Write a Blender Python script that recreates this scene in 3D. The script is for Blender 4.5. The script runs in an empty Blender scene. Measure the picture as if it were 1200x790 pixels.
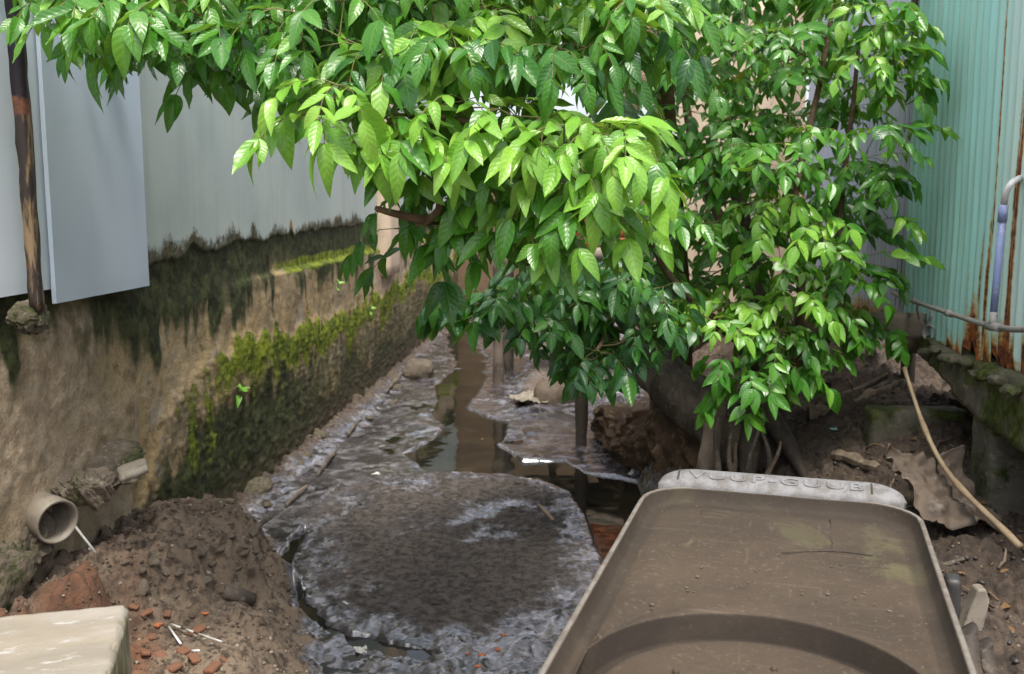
import bpy, bmesh, math, random
import numpy as np
from mathutils import Vector, Matrix, Euler
R = math.radians
random.seed(7); rng = np.random.default_rng(11)
scn = bpy.context.scene; COL = scn.collection

# ------------------------------------------------------------------ camera, sky, sun, exposure
CAMZ = 1.7; F = 1167.0
PITCH = math.atan(160 / 1167.0); YAW = R(4.37)
cam_d = bpy.data.cameras.new('camera'); cam = bpy.data.objects.new('camera', cam_d); COL.objects.link(cam)
cam.location = (0, 0, CAMZ); cam.rotation_euler = Euler((math.pi / 2 - PITCH, 0, YAW), 'XYZ')
cam_d.sensor_width = 36; cam_d.lens = 35.0; cam_d.clip_end = 500
cam_d.dof.use_dof = True; cam_d.dof.focus_distance = 3.1; cam_d.dof.aperture_fstop = 5.0
scn.camera = cam
SUN_EL, SUN_AZ = 67.0, 163.0          # azimuth measured clockwise from +Y (down the canal)
world = bpy.data.worlds.new('World'); scn.world = world; world.use_nodes = True
wn = world.node_tree; bg = wn.nodes['Background']
sky = wn.nodes.new('ShaderNodeTexSky'); sky.sky_type = 'NISHITA'; sky.sun_disc = False
sky.sun_elevation = R(SUN_EL); sky.sun_rotation = R(SUN_AZ); sky.dust_density = 4.0; sky.air_density = 1.0
hsv = wn.nodes.new('ShaderNodeHueSaturation'); hsv.inputs['Saturation'].default_value = 0.42
wn.links.new(sky.outputs[0], hsv.inputs['Color']); wn.links.new(hsv.outputs[0], bg.inputs['Color'])
bg.inputs['Strength'].default_value = 0.13
sun_d = bpy.data.lights.new('sun', 'SUN'); sun_d.energy = 1.5; sun_d.angle = R(15); sun_d.color = (1.0, 0.95, 0.86)
sun = bpy.data.objects.new('sun', sun_d); COL.objects.link(sun)
saz, sel = R(SUN_AZ), R(SUN_EL)
sdir = Vector((math.sin(saz) * math.cos(sel), math.cos(saz) * math.cos(sel), math.sin(sel)))
sun.rotation_euler = (-sdir).to_track_quat('-Z', 'Y').to_euler(); sun.location = (0, -3, 9)
scn.view_settings.view_transform = 'Standard'; scn.view_settings.look = 'None'
scn.view_settings.exposure = 1.4; scn.view_settings.gamma = 1.0
scn.render.resolution_x = 1024; scn.render.resolution_y = 674

# ------------------------------------------------------------------ layout helpers: where a sight line meets a real plane of the place
CM = Euler((math.pi / 2 - PITCH, 0, YAW), 'XYZ').to_matrix()
def ray(px, py): return CM @ Vector((px - 600.0, 395.0 - py, -F))
def atY(px, py, Y):
    d = ray(px, py); t = Y / d.y; return Vector((d.x * t, Y, CAMZ + d.z * t))
def atZ(px, py, Z):
    d = ray(px, py); t = (Z - CAMZ) / d.z; return Vector((d.x * t, d.y * t, Z))
def atX(px, py, X):
    d = ray(px, py); t = X / d.x; return Vector((X, d.y * t, CAMZ + d.z * t))
CMi = CM.transposed()
def proj(p):
    q = CMi @ (Vector(p) - Vector((0, 0, CAMZ)))
    return (600 + F * q.x / -q.z, 395 - F * q.y / -q.z, -q.z)

# ------------------------------------------------------------------ noise
TAB = rng.random((256, 256))
def vn(x, y):
    x = np.asarray(x, float); y = np.asarray(y, float)
    xi = np.floor(x).astype(int); yi = np.floor(y).astype(int); fx = x - xi; fy = y - yi
    fx = fx * fx * (3 - 2 * fx); fy = fy * fy * (3 - 2 * fy)
    a = TAB[xi & 255, yi & 255]; b = TAB[(xi + 1) & 255, yi & 255]; c = TAB[xi & 255, (yi + 1) & 255]; d = TAB[(xi + 1) & 255, (yi + 1) & 255]
    return (a + (b - a) * fx) * (1 - fy) + (c + (d - c) * fx) * fy
def fbm(x, y, o=4, s=0.0):
    v = 0; a = 0.5; x = np.asarray(x, float) + s * 17.3; y = np.asarray(y, float) + s * 9.7
    for i in range(o):
        v = v + a * vn(x, y); x = x * 2.03 + 13.7; y = y * 2.03 + 7.1; a *= 0.5
    return v / (1 - 0.5 ** o)
def ss(a, b, x):
    t = np.clip((np.asarray(x, float) - a) / (b - a), 0, 1); return t * t * (3 - 2 * t)

# ------------------------------------------------------------------ object helpers
def tag(o, label=None, cat=None, group=None, kind=None):
    if label: o['label'] = label
    if cat: o['category'] = cat
    if group: o['group'] = group
    if kind: o['kind'] = kind
    return o
def link(name, me, mt=None, parent=None):
    o = bpy.data.objects.new(name, me); COL.objects.link(o)
    if mt is not None and me is not None and not me.materials: me.materials.append(mt)
    if parent is not None: o.parent = parent
    return o
def empty(name, loc=(0, 0, 0)):
    o = bpy.data.objects.new(name, None); COL.objects.link(o); o.location = loc; o.empty_display_size = 0.1
    return o
def child(o, parent):
    """parent keeping world coordinates (parents are only translated)"""
    o.parent = parent; o.matrix_parent_inverse = Matrix.Translation(-Vector(parent.location)); return o
def mesh(name, v, f, smooth=True, attrs=None):
    me = bpy.data.meshes.new(name)
    v = np.asarray(v, dtype=np.float32); f = np.asarray(f) if len(set(map(len, f))) == 1 else f
    if isinstance(f, np.ndarray):
        n, k = f.shape
        me.vertices.add(len(v)); me.vertices.foreach_set('co', v.ravel())
        me.loops.add(n * k); me.loops.foreach_set('vertex_index', f.astype(np.int32).ravel())
        me.polygons.add(n); me.polygons.foreach_set('loop_start', np.arange(0, n * k, k, dtype=np.int32))
        me.polygons.foreach_set('loop_total', np.full(n, k, dtype=np.int32))
        me.update(calc_edges=True); me.validate()
    else:
        me.from_pydata([tuple(map(float, p)) for p in v], [], [tuple(map(int, q)) for q in f]); me.update()
    me.polygons.foreach_set('use_smooth', [bool(smooth)] * len(me.polygons))
    if attrs:
        for k_, a in attrs.items():
            at = me.attributes.new(k_, 'FLOAT', 'POINT'); at.data.foreach_set('value', np.asarray(a, dtype=np.float32).ravel())
    return me
def gridf(nr, nc, wrap=False):
    r = np.arange(nr - 1)[:, None]; c = np.arange(nc if wrap else nc - 1)[None, :]
    c2 = (c + 1) % nc
    return np.stack([r * nc + c, r * nc + c2, (r + 1) * nc + c2, (r + 1) * nc + c], -1).reshape(-1, 4)
class MB:
    """collects shapes into one mesh"""
    def __init__(s): s.v = []; s.f = []; s.n = 0
    def add(s, v, f):
        s.v += [tuple(p) for p in v]; s.f += [tuple(int(i) + s.n for i in q) for q in f]; s.n = len(s.v)
    def tube(s, pts, rad, k=8, cap=True):
        pts = [Vector(p) for p in pts]; rad = rad if hasattr(rad, '__len__') else [rad] * len(pts)
        vs = []; up = None
        for i, p in enumerate(pts):
            t = (pts[min(i + 1, len(pts) - 1)] - pts[max(i - 1, 0)]).normalized()
            if up is None: up = t.orthogonal().normalized()
            up = (up - t * up.dot(t)).normalized(); w = t.cross(up)
            for j in range(k):
                a = 2 * math.pi * j / k; vs.append(p + (up * math.cos(a) + w * math.sin(a)) * rad[i])
        fs = [tuple(q) for q in gridf(len(pts), k, True)]
        if cap: fs.append(tuple(range(k - 1, -1, -1))); fs.append(tuple(range((len(pts) - 1) * k, len(pts) * k)))
        s.add(vs, fs); return s
    def build(s, name, mt, parent=None, smooth=True):
        me = mesh(name, np.array(s.v), s.f, smooth); return link(name, me, mt, parent)
def rough_box(sx, sy, sz, seg=0.05, amp=0.006, bev=0.012, seed=0, freq=6.0):
    """box centred on x,y with base at z=0, edges rounded and chipped, faces uneven"""
    bm = bmesh.new()
    nx, ny, nz = [max(2, min(110, int(round(s_ / seg)))) for s_ in (sx, sy, sz)]
    idx = {}
    def vert(i, j, k):
        if (i, j, k) not in idx:
            idx[(i, j, k)] = bm.verts.new(((i / nx - .5) * sx, (j / ny - .5) * sy, k / nz * sz))
        return idx[(i, j, k)]
    for i in range(nx):
        for j in range(ny):
            for k in (0, nz):
                q = [vert(i, j, k), vert(i + 1, j, k), vert(i + 1, j + 1, k), vert(i, j + 1, k)]
                bm.faces.new(q if k else q[::-1])
    for i in range(nx):
        for k in range(nz):
            for j in (0, ny):
                q = [vert(i, j, k), vert(i + 1, j, k), vert(i + 1, j, k + 1), vert(i, j, k + 1)]
                bm.faces.new(q if j == 0 else q[::-1])
    for j in range(ny):
        for k in range(nz):
            for i in (0, nx):
                q = [vert(i, j, k), vert(i, j + 1, k), vert(i, j + 1, k + 1), vert(i, j, k + 1)]
                bm.faces.new(q[::-1] if i == 0 else q)
    h = Vector((sx / 2, sy / 2, sz / 2))
    for v in bm.verts:
        p = v.co - Vector((0, 0, h.z))
        c = Vector([max(-(h[a] - bev), min(h[a] - bev, p[a])) for a in range(3)])
        d = p - c
        nn = sum(1 for a in range(3) if abs(d[a]) > 1e-6)
        if nn > 1: p = c + d.normalized() * bev
        q = p * freq
        n1 = float(fbm(q.x + q.z * .7, q.y + q.z * 1.3, 3, seed)) - .5
        n2 = float(fbm(q.x * 3 + q.z, q.y * 3 - q.z * 2, 2, seed + 3)) - .5
        if nn > 1: n1 -= abs(n2) * 2.4
        p += (d.normalized() if d.length > 1e-6 else Vector((0, 0, 1))) * (n1 * 2 + n2 * .6) * amp
        v.co = p + Vector((0, 0, h.z))
    me = bpy.data.meshes.new('rough_box'); bm.to_mesh(me); bm.free()
    me.polygons.foreach_set('use_smooth', [True] * len(me.polygons))
    return me
def rock_mesh(seed, sub=2, amp=.35, flat=1.0, ang=0.0, fine=0.0):
    bm = bmesh.new(); bmesh.ops.create_icosphere(bm, subdivisions=sub, radius=1.0)
    r_ = random.Random(seed)
    cuts = [(Vector((r_.gauss(0, 1), r_.gauss(0, 1), r_.gauss(0, 1))).normalized(), r_.uniform(.55, .85)) for _ in range(7)]
    for v in bm.verts:
        p = v.co.copy(); n = float(fbm(p.x * 1.7 + p.z, p.y * 1.7 - p.z * .8, 3, seed)) - .5
        p *= 1 + n * amp * 2
        if fine:
            n = float(fbm(p.x * 6 + p.z * 4, p.y * 6 - p.z * 3, 4, seed + 1)) - .5; p *= 1 + n * fine
        if ang:
            for d, k in cuts:
                e = p.dot(d) - k
                if e > 0: p -= d * e * ang
        p.z *= flat; v.co = p
    me = bpy.data.meshes.new('rock'); bm.to_mesh(me); bm.free()
    me.polygons.foreach_set('use_smooth', [ang < .5] * len(me.polygons))
    return me

# ------------------------------------------------------------------ material helpers
class Mat:
    def __init__(s, name, rough=.7, spec=.4):
        s.m = bpy.data.materials.new(name); s.m.use_nodes = True; s.nt = s.m.node_tree
        s.b = s.nt.nodes['Principled BSDF']; s.out = s.nt.nodes['Material Output']
        s.b.inputs['Roughness'].default_value = rough; s.b.inputs['Specular IOR Level'].default_value = spec
        s.co = s.n('ShaderNodeTexCoord').outputs['Object']
    def n(s, t, ins=None, **pr):
        nd = s.nt.nodes.new(t)
        for k, v in pr.items(): setattr(nd, k, v)
        for k, v in (ins or {}).items(): s.set(nd.inputs[k], v)
        return nd
    def set(s, sock, v):
        if isinstance(v, bpy.types.NodeSocket): s.nt.links.new(v, sock)
        else:
            if sock.type == 'RGBA' and len(v) == 3: v = (*v, 1)
            sock.default_value = v
    def noise(s, scale, detail=4, rough=.55, dist=0.0, vec=None, stretch=None):
        v = vec if vec is not None else s.co
        if stretch is not None: v = s.n('ShaderNodeMapping', {'Vector': v, 'Scale': stretch}).outputs[0]
        return s.n('ShaderNodeTexNoise', {'Vector': v, 'Scale': scale, 'Detail': detail, 'Roughness': rough, 'Distortion': dist}).outputs['Fac']
    def voro(s, scale, feature='F1', vec=None):
        return s.n('ShaderNodeTexVoronoi', {'Vector': vec if vec is not None else s.co, 'Scale': scale}, feature=feature).outputs['Distance']
    def rng(s, v, a, b, c=0.0, d=1.0):
        return s.n('ShaderNodeMapRange', {'Value': v, 'From Min': a, 'From Max': b, 'To Min': c, 'To Max': d}, interpolation_type='SMOOTHSTEP').outputs[0]
    def math(s, op, a, b=0.0, clamp=False):
        return s.n('ShaderNodeMath', {0: a, 1: b}, operation=op, use_clamp=clamp).outputs[0]
    def mix(s, f, a, b, blend='MIX'):
        nd = s.n('ShaderNodeMix', None, data_type='RGBA', blend_type=blend)
        s.set(nd.inputs[0], f); s.set(nd.inputs[6], a); s.set(nd.inputs[7], b); return nd.outputs[2]
    def attr(s, name): return s.n('ShaderNodeAttribute', attribute_name=name).outputs['Fac']
    def bump(s, h, strength=.4, dist=.01, nrm=None):
        d = {'Height': h, 'Strength': strength, 'Distance': dist}
        if nrm is not None: d['Normal'] = nrm
        return s.n('ShaderNodeBump', d).outputs[0]
    def fin(s, col=None, rough=None, nrm=None):
        if col is not None: s.set(s.b.inputs['Base Color'], col)
        if rough is not None: s.set(s.b.inputs['Roughness'], rough)
        if nrm is not None: s.set(s.b.inputs['Normal'], nrm)
        return s.m

def simple(name, c1, c2, scale=8, rough=.75, bump=.3, bd=.004, stretch=None, spec=.3, c3=None, s3=40):
    m = Mat(name, rough, spec)
    a = m.noise(scale, 5, stretch=stretch); b = m.noise(scale * 5, 4, stretch=stretch)
    c = m.mix(m.rng(a, .32, .68), c1, c2)
    if c3: c = m.mix(m.rng(m.noise(s3, 3, .7), .55, .68), c, c3)
    return m.fin(c, None, m.bump(m.math('ADD', a, m.math('MULTIPLY', b, .5)), bump, bd))

def ground_material():
    m = Mat('mud', .6, .5)
    dry, red, lump, damp_shade = m.attr('dry'), m.attr('red'), m.attr('lump'), m.attr('damp_shade')
    a = m.noise(3, 6, .6); b = m.noise(26, 6, .65); c = m.noise(110, 4, .7); d = m.noise(7, 5, .6, 1.2)
    wet = m.mix(m.rng(a, .35, .65), (.020, .018, .020), (.060, .055, .060))
    wet = m.mix(m.rng(d, .46, .60), wet, (.150, .142, .155))
    wet = m.mix(m.rng(m.noise(18, 6, .7, .8), .56, .66), wet, (.028, .024, .024))
    dr = m.mix(m.rng(a, .35, .65), (.135, .099, .069), (.205, .153, .107))
    dr = m.mix(m.rng(b, .46, .64), dr, (.050, .034, .023))
    dr = m.mix(m.rng(c, .64, .73), dr, (.17, .13, .095))
    cr = m.mix(m.rng(b, .40, .62), (.088, .072, .060), (.030, .024, .020))
    col = m.mix(lump, dr, cr)
    rd = m.mix(m.rng(b, .4, .62), (.17, .075, .038), (.115, .058, .034))
    col = m.mix(red, col, rd)
    col = m.mix(damp_shade, col, m.mix(m.rng(b, .4, .62), (.058, .040, .027), (.030, .021, .015)))
    df = m.math('ADD', dry, m.math('MULTIPLY', m.math('SUBTRACT', b, .5), .9), True)
    df = m.rng(df, .25, .7)
    col = m.mix(df, wet, col)
    rg = m.math('ADD', m.rng(df, 0, 1, .13, .85), m.math('MULTIPLY', m.rng(m.noise(14, 4), .35, .65), .16), True)
    h = m.math('ADD', m.math('MULTIPLY', b, .7), m.math('MULTIPLY', c, .35))
    m.set(m.b.inputs['Coat Weight'], m.rng(df, .0, .8, 1.0, 0.0)); m.b.inputs['Coat Roughness'].default_value = .07; m.b.inputs['Coat IOR'].default_value = 1.75
    nb = m.bump(m.noise(46, 3, .6), m.rng(df, .1, .7, .06, .3), .008, m.bump(h, m.rng(df, 0, .6, .12, .9), .02))
    m.set(m.b.inputs['Coat Normal'], nb)
    return m.fin(col, rg, nb)

def wall_material():
    m = Mat('old_render', .85, .25)
    dark, moss, damp_shade, pink = m.attr('dark'), m.attr('moss'), m.attr('damp_shade'), m.attr('pink')
    a = m.noise(2.2, 6, .6); b = m.noise(14, 6, .65); c = m.noise(70, 4, .7); st = m.noise(9, 5, .6, stretch=(1, 1, .18))
    base = m.mix(m.rng(a, .35, .65), (.36, .262, .130), (.31, .245, .155))
    base = m.mix(m.math('MULTIPLY', m.rng(m.noise(1.3, 6, .7, .6), .45, .62), .55), base, (.145, .112, .070))
    base = m.mix(m.rng(b, .5, .7), base, (.16, .11, .055))
    base = m.mix(m.rng(m.noise(5, 5, .6, .8), .56, .68), base, (.30, .25, .18))
    base = m.mix(pink, base, m.mix(m.rng(b, .4, .6), (.38, .30, .21), (.28, .21, .14)))
    def soft(at, w=.9, lo=.3, hi=.72):
        v = m.math('ADD', at, m.math('MULTIPLY', m.math('SUBTRACT', m.math('ADD', m.math('MULTIPLY', st, .40), m.math('MULTIPLY', b, .60)), .5), w))
        return m.rng(v, lo, hi)
    dm = m.mix(m.rng(b, .4, .62), (.018, .022, .008), (.056, .066, .022))
    dm = m.mix(m.rng(c, .60, .7), dm, (.11, .095, .06))
    col = m.mix(soft(damp_shade), base, m.mix(m.rng(c, .4, .64), (.055, .042, .026), (.105, .082, .052)))
    col = m.mix(soft(dark, 1.3, .22, .88), col, dm)
    mo = m.mix(m.rng(b, .36, .62), (.045, .070, .009), (.19, .225, .017))
    col = m.mix(soft(moss, 1.1, .34, .62), col, mo)
    h = m.math('ADD', m.math('MULTIPLY', b, .8), m.math('MULTIPLY', c, .4))
    col = m.mix(m.math('MULTIPLY', m.rng(m.noise(120, 3, .75), .56, .66), .5), col, (.05, .04, .025))
    return m.fin(col, None, m.bump(h, .8, .016))

def leaf_material():
    m = Mat('leaf', .34, .5)
    age_light, r0, lu, lv = m.attr('age_light'), m.attr('rnd'), m.attr('lu'), m.attr('lv')
    oi = m.n('ShaderNodeObjectInfo').outputs['Random']
    r = m.math('FRACT', m.math('ADD', r0, oi))
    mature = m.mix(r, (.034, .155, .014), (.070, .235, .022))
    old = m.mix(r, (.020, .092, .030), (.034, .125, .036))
    young_lit = m.mix(r, (.17, .41, .035), (.30, .54, .075))
    col = m.mix(m.rng(age_light, .0, .35), old, mature); col = m.mix(m.rng(age_light, .45, 1.0), col, young_lit)  # besides leaf age, paints sunlit sprays lighter and shaded foliage darker
    au = m.math('ABSOLUTE', lu)
    rib = m.rng(au, .0, .09, 1, 0)
    vein = m.math('SINE', m.math('SUBTRACT', m.math('MULTIPLY', lv, 46.0), m.math('MULTIPLY', au, 9.0)))
    vl = m.math('MULTIPLY', m.rng(vein, .86, 1.0), m.rng(au, .95, .2, 0, .5))
    col = m.mix(m.math('MULTIPLY', m.math('MAXIMUM', rib, m.math('MULTIPLY', vl, .35)), .28), col, (.33, .45, .12))
    col = m.mix(m.rng(r, .9990, .9995), col, (.34, .27, .04))
    n = m.noise(30, 3)
    col = m.mix(m.math('MULTIPLY', m.rng(n, .45, .7), .25), col, (.05, .10, .015))
    h = m.math('ADD', m.math('MULTIPLY', vein, .5), m.math('MULTIPLY', rib, -1.2))
    nb = m.bump(h, .16, .003)
    m.fin(col, m.rng(m.noise(9, 3), .3, .7, .20, .36), nb)
    tr = m.n('ShaderNodeBsdfTranslucent', {'Normal': nb}); m.set(tr.inputs['Color'], m.mix(.5, col, (.30, .50, .03)))
    mx = m.n('ShaderNodeMixShader', {0: .30, 1: m.b.outputs[0], 2: tr.outputs[0]})
    m.nt.links.new(mx.outputs[0], m.out.inputs['Surface'])
    return m.m

def corrugated_material(name, paint, chalk_c):
    m = Mat(name, .45, .4)
    rust, chalk = m.attr('rust'), m.attr('chalk')
    st = m.noise(6, 5, .6, stretch=(1, 3, .12)); b = m.noise(30, 5, .6); a = m.noise(2, 4)
    c = m.mix(m.rng(st, .35, .68), paint, tuple(x * .80 for x in paint))
    c = m.mix(m.math('MULTIPLY', m.rng(m.noise(16, 4, .6, stretch=(1, 4, .06)), .5, .62), .45), c, (.42, .52, .42))
    c = m.mix(m.math('MULTIPLY', chalk, m.rng(st, .3, .6, .55, 1)), c, chalk_c)
    rv = m.math('ADD', rust, m.math('MULTIPLY', m.math('SUBTRACT', m.math('ADD', m.math('MULTIPLY', b, .5), m.math('MULTIPLY', st, .5)), .5), 1.0))
    c = m.mix(m.rng(rv, .22, .5), c, m.mix(m.rng(st, .4, .6), (.50, .33, .10), (.42, .34, .16)))
    rmask = m.rng(rv, .42, .62)
    c = m.mix(rmask, c, m.mix(m.rng(b, .4, .62), (.30, .085, .02), (.10, .032, .016)))
    return m.fin(c, m.rng(rmask, 0, 1, .42, .85), m.bump(b, .12, .003))

def water_material():
    m = Mat('foul_water', .04, .5)
    m.b.inputs['IOR'].default_value = 1.45
    n1 = m.noise(11, 3, .5); n2 = m.noise(34, 2)
    return m.fin(m.mix(m.rng(m.noise(2.5, 4), .4, .65), (.006, .006, .005), (.018, .016, .010)), m.rng(m.noise(5, 4), .5, .75, .04, .14))

M = {}
M['ground'] = ground_material(); M['wall'] = wall_material(); M['leaf'] = leaf_material(); M['water'] = water_material()
M['teal'] = corrugated_material('teal_paint', (.41, .76, .70), (.68, .80, .73))
M['lilac'] = corrugated_material('lilac_paint', (.50, .52, .66), (.62, .63, .70))
M['panel'] = simple('blue_grey_sheet', (.52, .61, .70), (.46, .55, .64), 1.3, .5, .05, .003, (1, 1, .4), .4)
M['panel_pale'] = simple('pale_sheet', (.68, .75, .81), (.61, .68, .75), 1.6, .5, .05, .003, (1, 1, .4), .4)
def plaster_m():
    m = Mat('grey_plaster', .8, .25)
    a = m.noise(1.1, 5, .6); st = m.noise(7, 5, .6, stretch=(1, 1, .13)); b = m.noise(40, 4)
    c = m.mix(m.rng(a, .35, .65), (.40, .45, .42), (.34, .395, .375))
    c = m.mix(m.math('MULTIPLY', m.rng(st, .46, .68), .22), c, (.22, .255, .225)); c = m.mix(m.math('MULTIPLY', m.rng(m.noise(3, 6, .7), .5, .66), .35), c, (.46, .49, .45))
    pe = m.math('ADD', m.attr('peel'), m.math('MULTIPLY', m.math('SUBTRACT', st, .5), .8))
    c = m.mix(m.rng(pe, .35, .6), c, (.235, .165, .085))
    gr = m.math('ADD', m.attr('grime_shade'), m.math('MULTIPLY', m.math('SUBTRACT', m.noise(26, 5, .7), .5), 1.1))
    c = m.mix(m.rng(gr, .50, .95), c, m.mix(m.rng(b, .4, .6), (.035, .036, .018), (.085, .078, .042)))
    return m.fin(c, None, m.bump(b, .12, .003))
M['plaster'] = plaster_m()
def conc(name, c1, c2, stain, moss=None, ms=.6):
    m = Mat(name, .85, .25)
    a = m.noise(4, 6, .65); b = m.noise(28, 6, .7); g = m.noise(160, 3, .7)
    c = m.mix(m.rng(a, .35, .65), c1, c2)
    c = m.mix(m.rng(b, .52, .68), c, stain)
    c = m.mix(m.rng(g, .62, .72), c, tuple(x * .6 for x in c1))
    if moss: c = m.mix(m.rng(m.noise(5, 6, .7, .6), ms - .08, ms + .08), c, m.mix(m.rng(b, .4, .6), moss, tuple(x * .4 for x in moss)))
    return m.fin(c, None, m.bump(m.math('ADD', b, m.math('MULTIPLY', g, .4)), .4, .006))
def slab_m():
    m = Mat('pale_cast_concrete', .8, .25)
    a = m.noise(5, 6, .65, stretch=(.35, 1.4, 1)); b = m.noise(26, 6, .7, stretch=(.4, 1.3, 1)); g = m.noise(120, 3, .7)
    c = m.mix(m.rng(a, .35, .62), (.285, .255, .215), (.205, .182, .142))
    c = m.mix(m.math('MULTIPLY', m.rng(m.noise(3.3, 5, .7, stretch=(.5, 1.6, 1)), .5, .62), .75), c, (.235, .20, .15))
    c = m.mix(m.rng(b, .56, .66), c, (.35, .335, .31)); c = m.mix(m.rng(g, .63, .72), c, (.17, .145, .11))
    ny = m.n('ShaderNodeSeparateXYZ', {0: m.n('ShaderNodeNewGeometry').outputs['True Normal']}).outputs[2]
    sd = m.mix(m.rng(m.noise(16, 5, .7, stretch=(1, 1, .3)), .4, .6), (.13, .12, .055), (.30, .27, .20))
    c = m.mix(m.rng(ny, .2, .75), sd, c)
    return m.fin(c, None, m.bump(m.math('ADD', b, m.math('MULTIPLY', g, .5)), .35, .006))
M['slab'] = slab_m()
M['concrete_moss'] = conc('mossy_concrete', (.14, .125, .095), (.085, .075, .052), (.20, .17, .12), (.075, .095, .018), .5)
M['footing'] = conc('footing_concrete', (.125, .11, .085), (.085, .078, .06), (.17, .15, .115), (.055, .068, .018), .55)
M['concrete_pale'] = conc('pale_concrete', (.52, .48, .40), (.42, .38, .31), (.34, .30, .24))
M['beige'] = conc('beige_render', (.58, .46, .34), (.50, .39, .29), (.44, .34, .25))
M['white_wall'] = conc('tan_render', (.15, .10, .062), (.12, .08, .048), (.19, .14, .09))
M['stone'] = conc('stone', (.13, .105, .078), (.085, .068, .05), (.18, .152, .118))
M['stone_pale'] = conc('pale_stone', (.27, .24, .195), (.20, .175, .135), (.15, .125, .095))
M['rubble'] = conc('rubble_cement', (.125, .10, .073), (.062, .05, .037), (.20, .17, .13), (.045, .055, .013), .55)
M['brick'] = simple('terracotta', (.42, .135, .055), (.30, .11, .055), 9, .85, .4, .004, None, .2, (.18, .10, .065), 30)
M['brick_dusty'] = simple('dusty_terracotta', (.20, .088, .05), (.14, .075, .048), 9, .9, .4, .004, None, .2, (.16, .10, .07), 26)
M['wood'] = simple('weathered_wood', (.20, .155, .11), (.12, .09, .062), 7, .8, .5, .005, (1, 1, 1), .25, (.27, .22, .165), 22)
M['wood_dark'] = simple('wet_dark_wood', (.055, .042, .031), (.032, .025, .020), 9, .7, .5, .006, (1, 1, .3), .35, (.085, .068, .05), 25)
M['wood_grey'] = simple('grey_wood', (.15, .122, .094), (.062, .050, .040), 9, .8, .8, .012, (1, 1, .5), .25, (.17, .145, .115), 30)
M['plank'] = simple('greyed_plank', (.25, .205, .165), (.17, .135, .105), 6, .8, .4, .004, (.3, 1, 2.5), .25, (.11, .085, .06), 18)
M['bark'] = simple('bark', (.17, .11, .065), (.095, .065, .042), 14, .85, .6, .008, (1, 1, .4), .2, (.23, .17, .12), 40)
M['twig'] = simple('green_twig', (.16, .17, .05), (.13, .10, .045), 20, .6, .1, .002)
M['bamboo'] = simple('peeled_stick', (.36, .275, .175), (.27, .20, .125), 9, .55, .2, .003, (1, 1, .3), .35, (.25, .16, .08), 30)
M['pvc_grey'] = simple('grey_pvc', (.33, .32, .31), (.23, .215, .20), 7, .5, .15, .002, None, .4, (.17, .14, .11), 40)
M['pvc_drain'] = simple('dirty_drain_pvc', (.23, .20, .16), (.15, .128, .10), 8, .55, .2, .003, None, .35, (.14, .115, .085), 30)
M['pvc_blue'] = simple('lilac_blue_pvc', (.26, .31, .55), (.22, .265, .47), 5, .45, .06, .002, None, .4, (.34, .37, .52), 30)
M['pvc_white'] = simple('white_pvc', (.74, .73, .72), (.62, .60, .58), 5, .4, .06, .002, None, .4)
M['white_plastic'] = simple('white_plastic', (.52, .51, .49), (.40, .38, .35), 30, .5, .05, .001)
M['black_plastic'] = simple('black_plastic', (.03, .03, .032), (.05, .047, .045), 12, .45, .1, .002)
M['cloth'] = simple('muddy_sheet', (.125, .095, .07), (.08, .06, .044), 5, .75, .5, .008, None, .3, (.17, .145, .12), 12)
M['moss_blade'] = simple('moss_blade', (.17, .235, .020), (.10, .15, .015), 12, .7, .05, .001)
def post_m():
    m = Mat('charred_post', .6, .35)
    z = m.n('ShaderNodeSeparateXYZ', {0: m.co}).outputs[2]
    st = m.noise(12, 5, .7, stretch=(1.5, 1.5, .2)); b = m.noise(22, 4, .7)
    old = m.mix(m.rng(st, .50, .60), (.036, .027, .024), (.25, .175, .095))
    old = m.mix(m.rng(b, .58, .66), old, (.13, .07, .04))
    blk = m.mix(m.rng(b, .60, .70), (.020, .016, .020), (.09, .055, .045))
    rust = m.mix(m.rng(b, .4, .6), (.19, .075, .04), (.10, .042, .025))
    zz = m.math('ADD', z, m.math('MULTIPLY', m.math('SUBTRACT', b, .5), .05))
    c = m.mix(m.rng(zz, 1.965, 1.985), old, rust); c = m.mix(m.rng(zz, 2.02, 2.035), c, blk)
    return m.fin(c, None, m.bump(b, .3, .004))
M['post'] = post_m()
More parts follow.
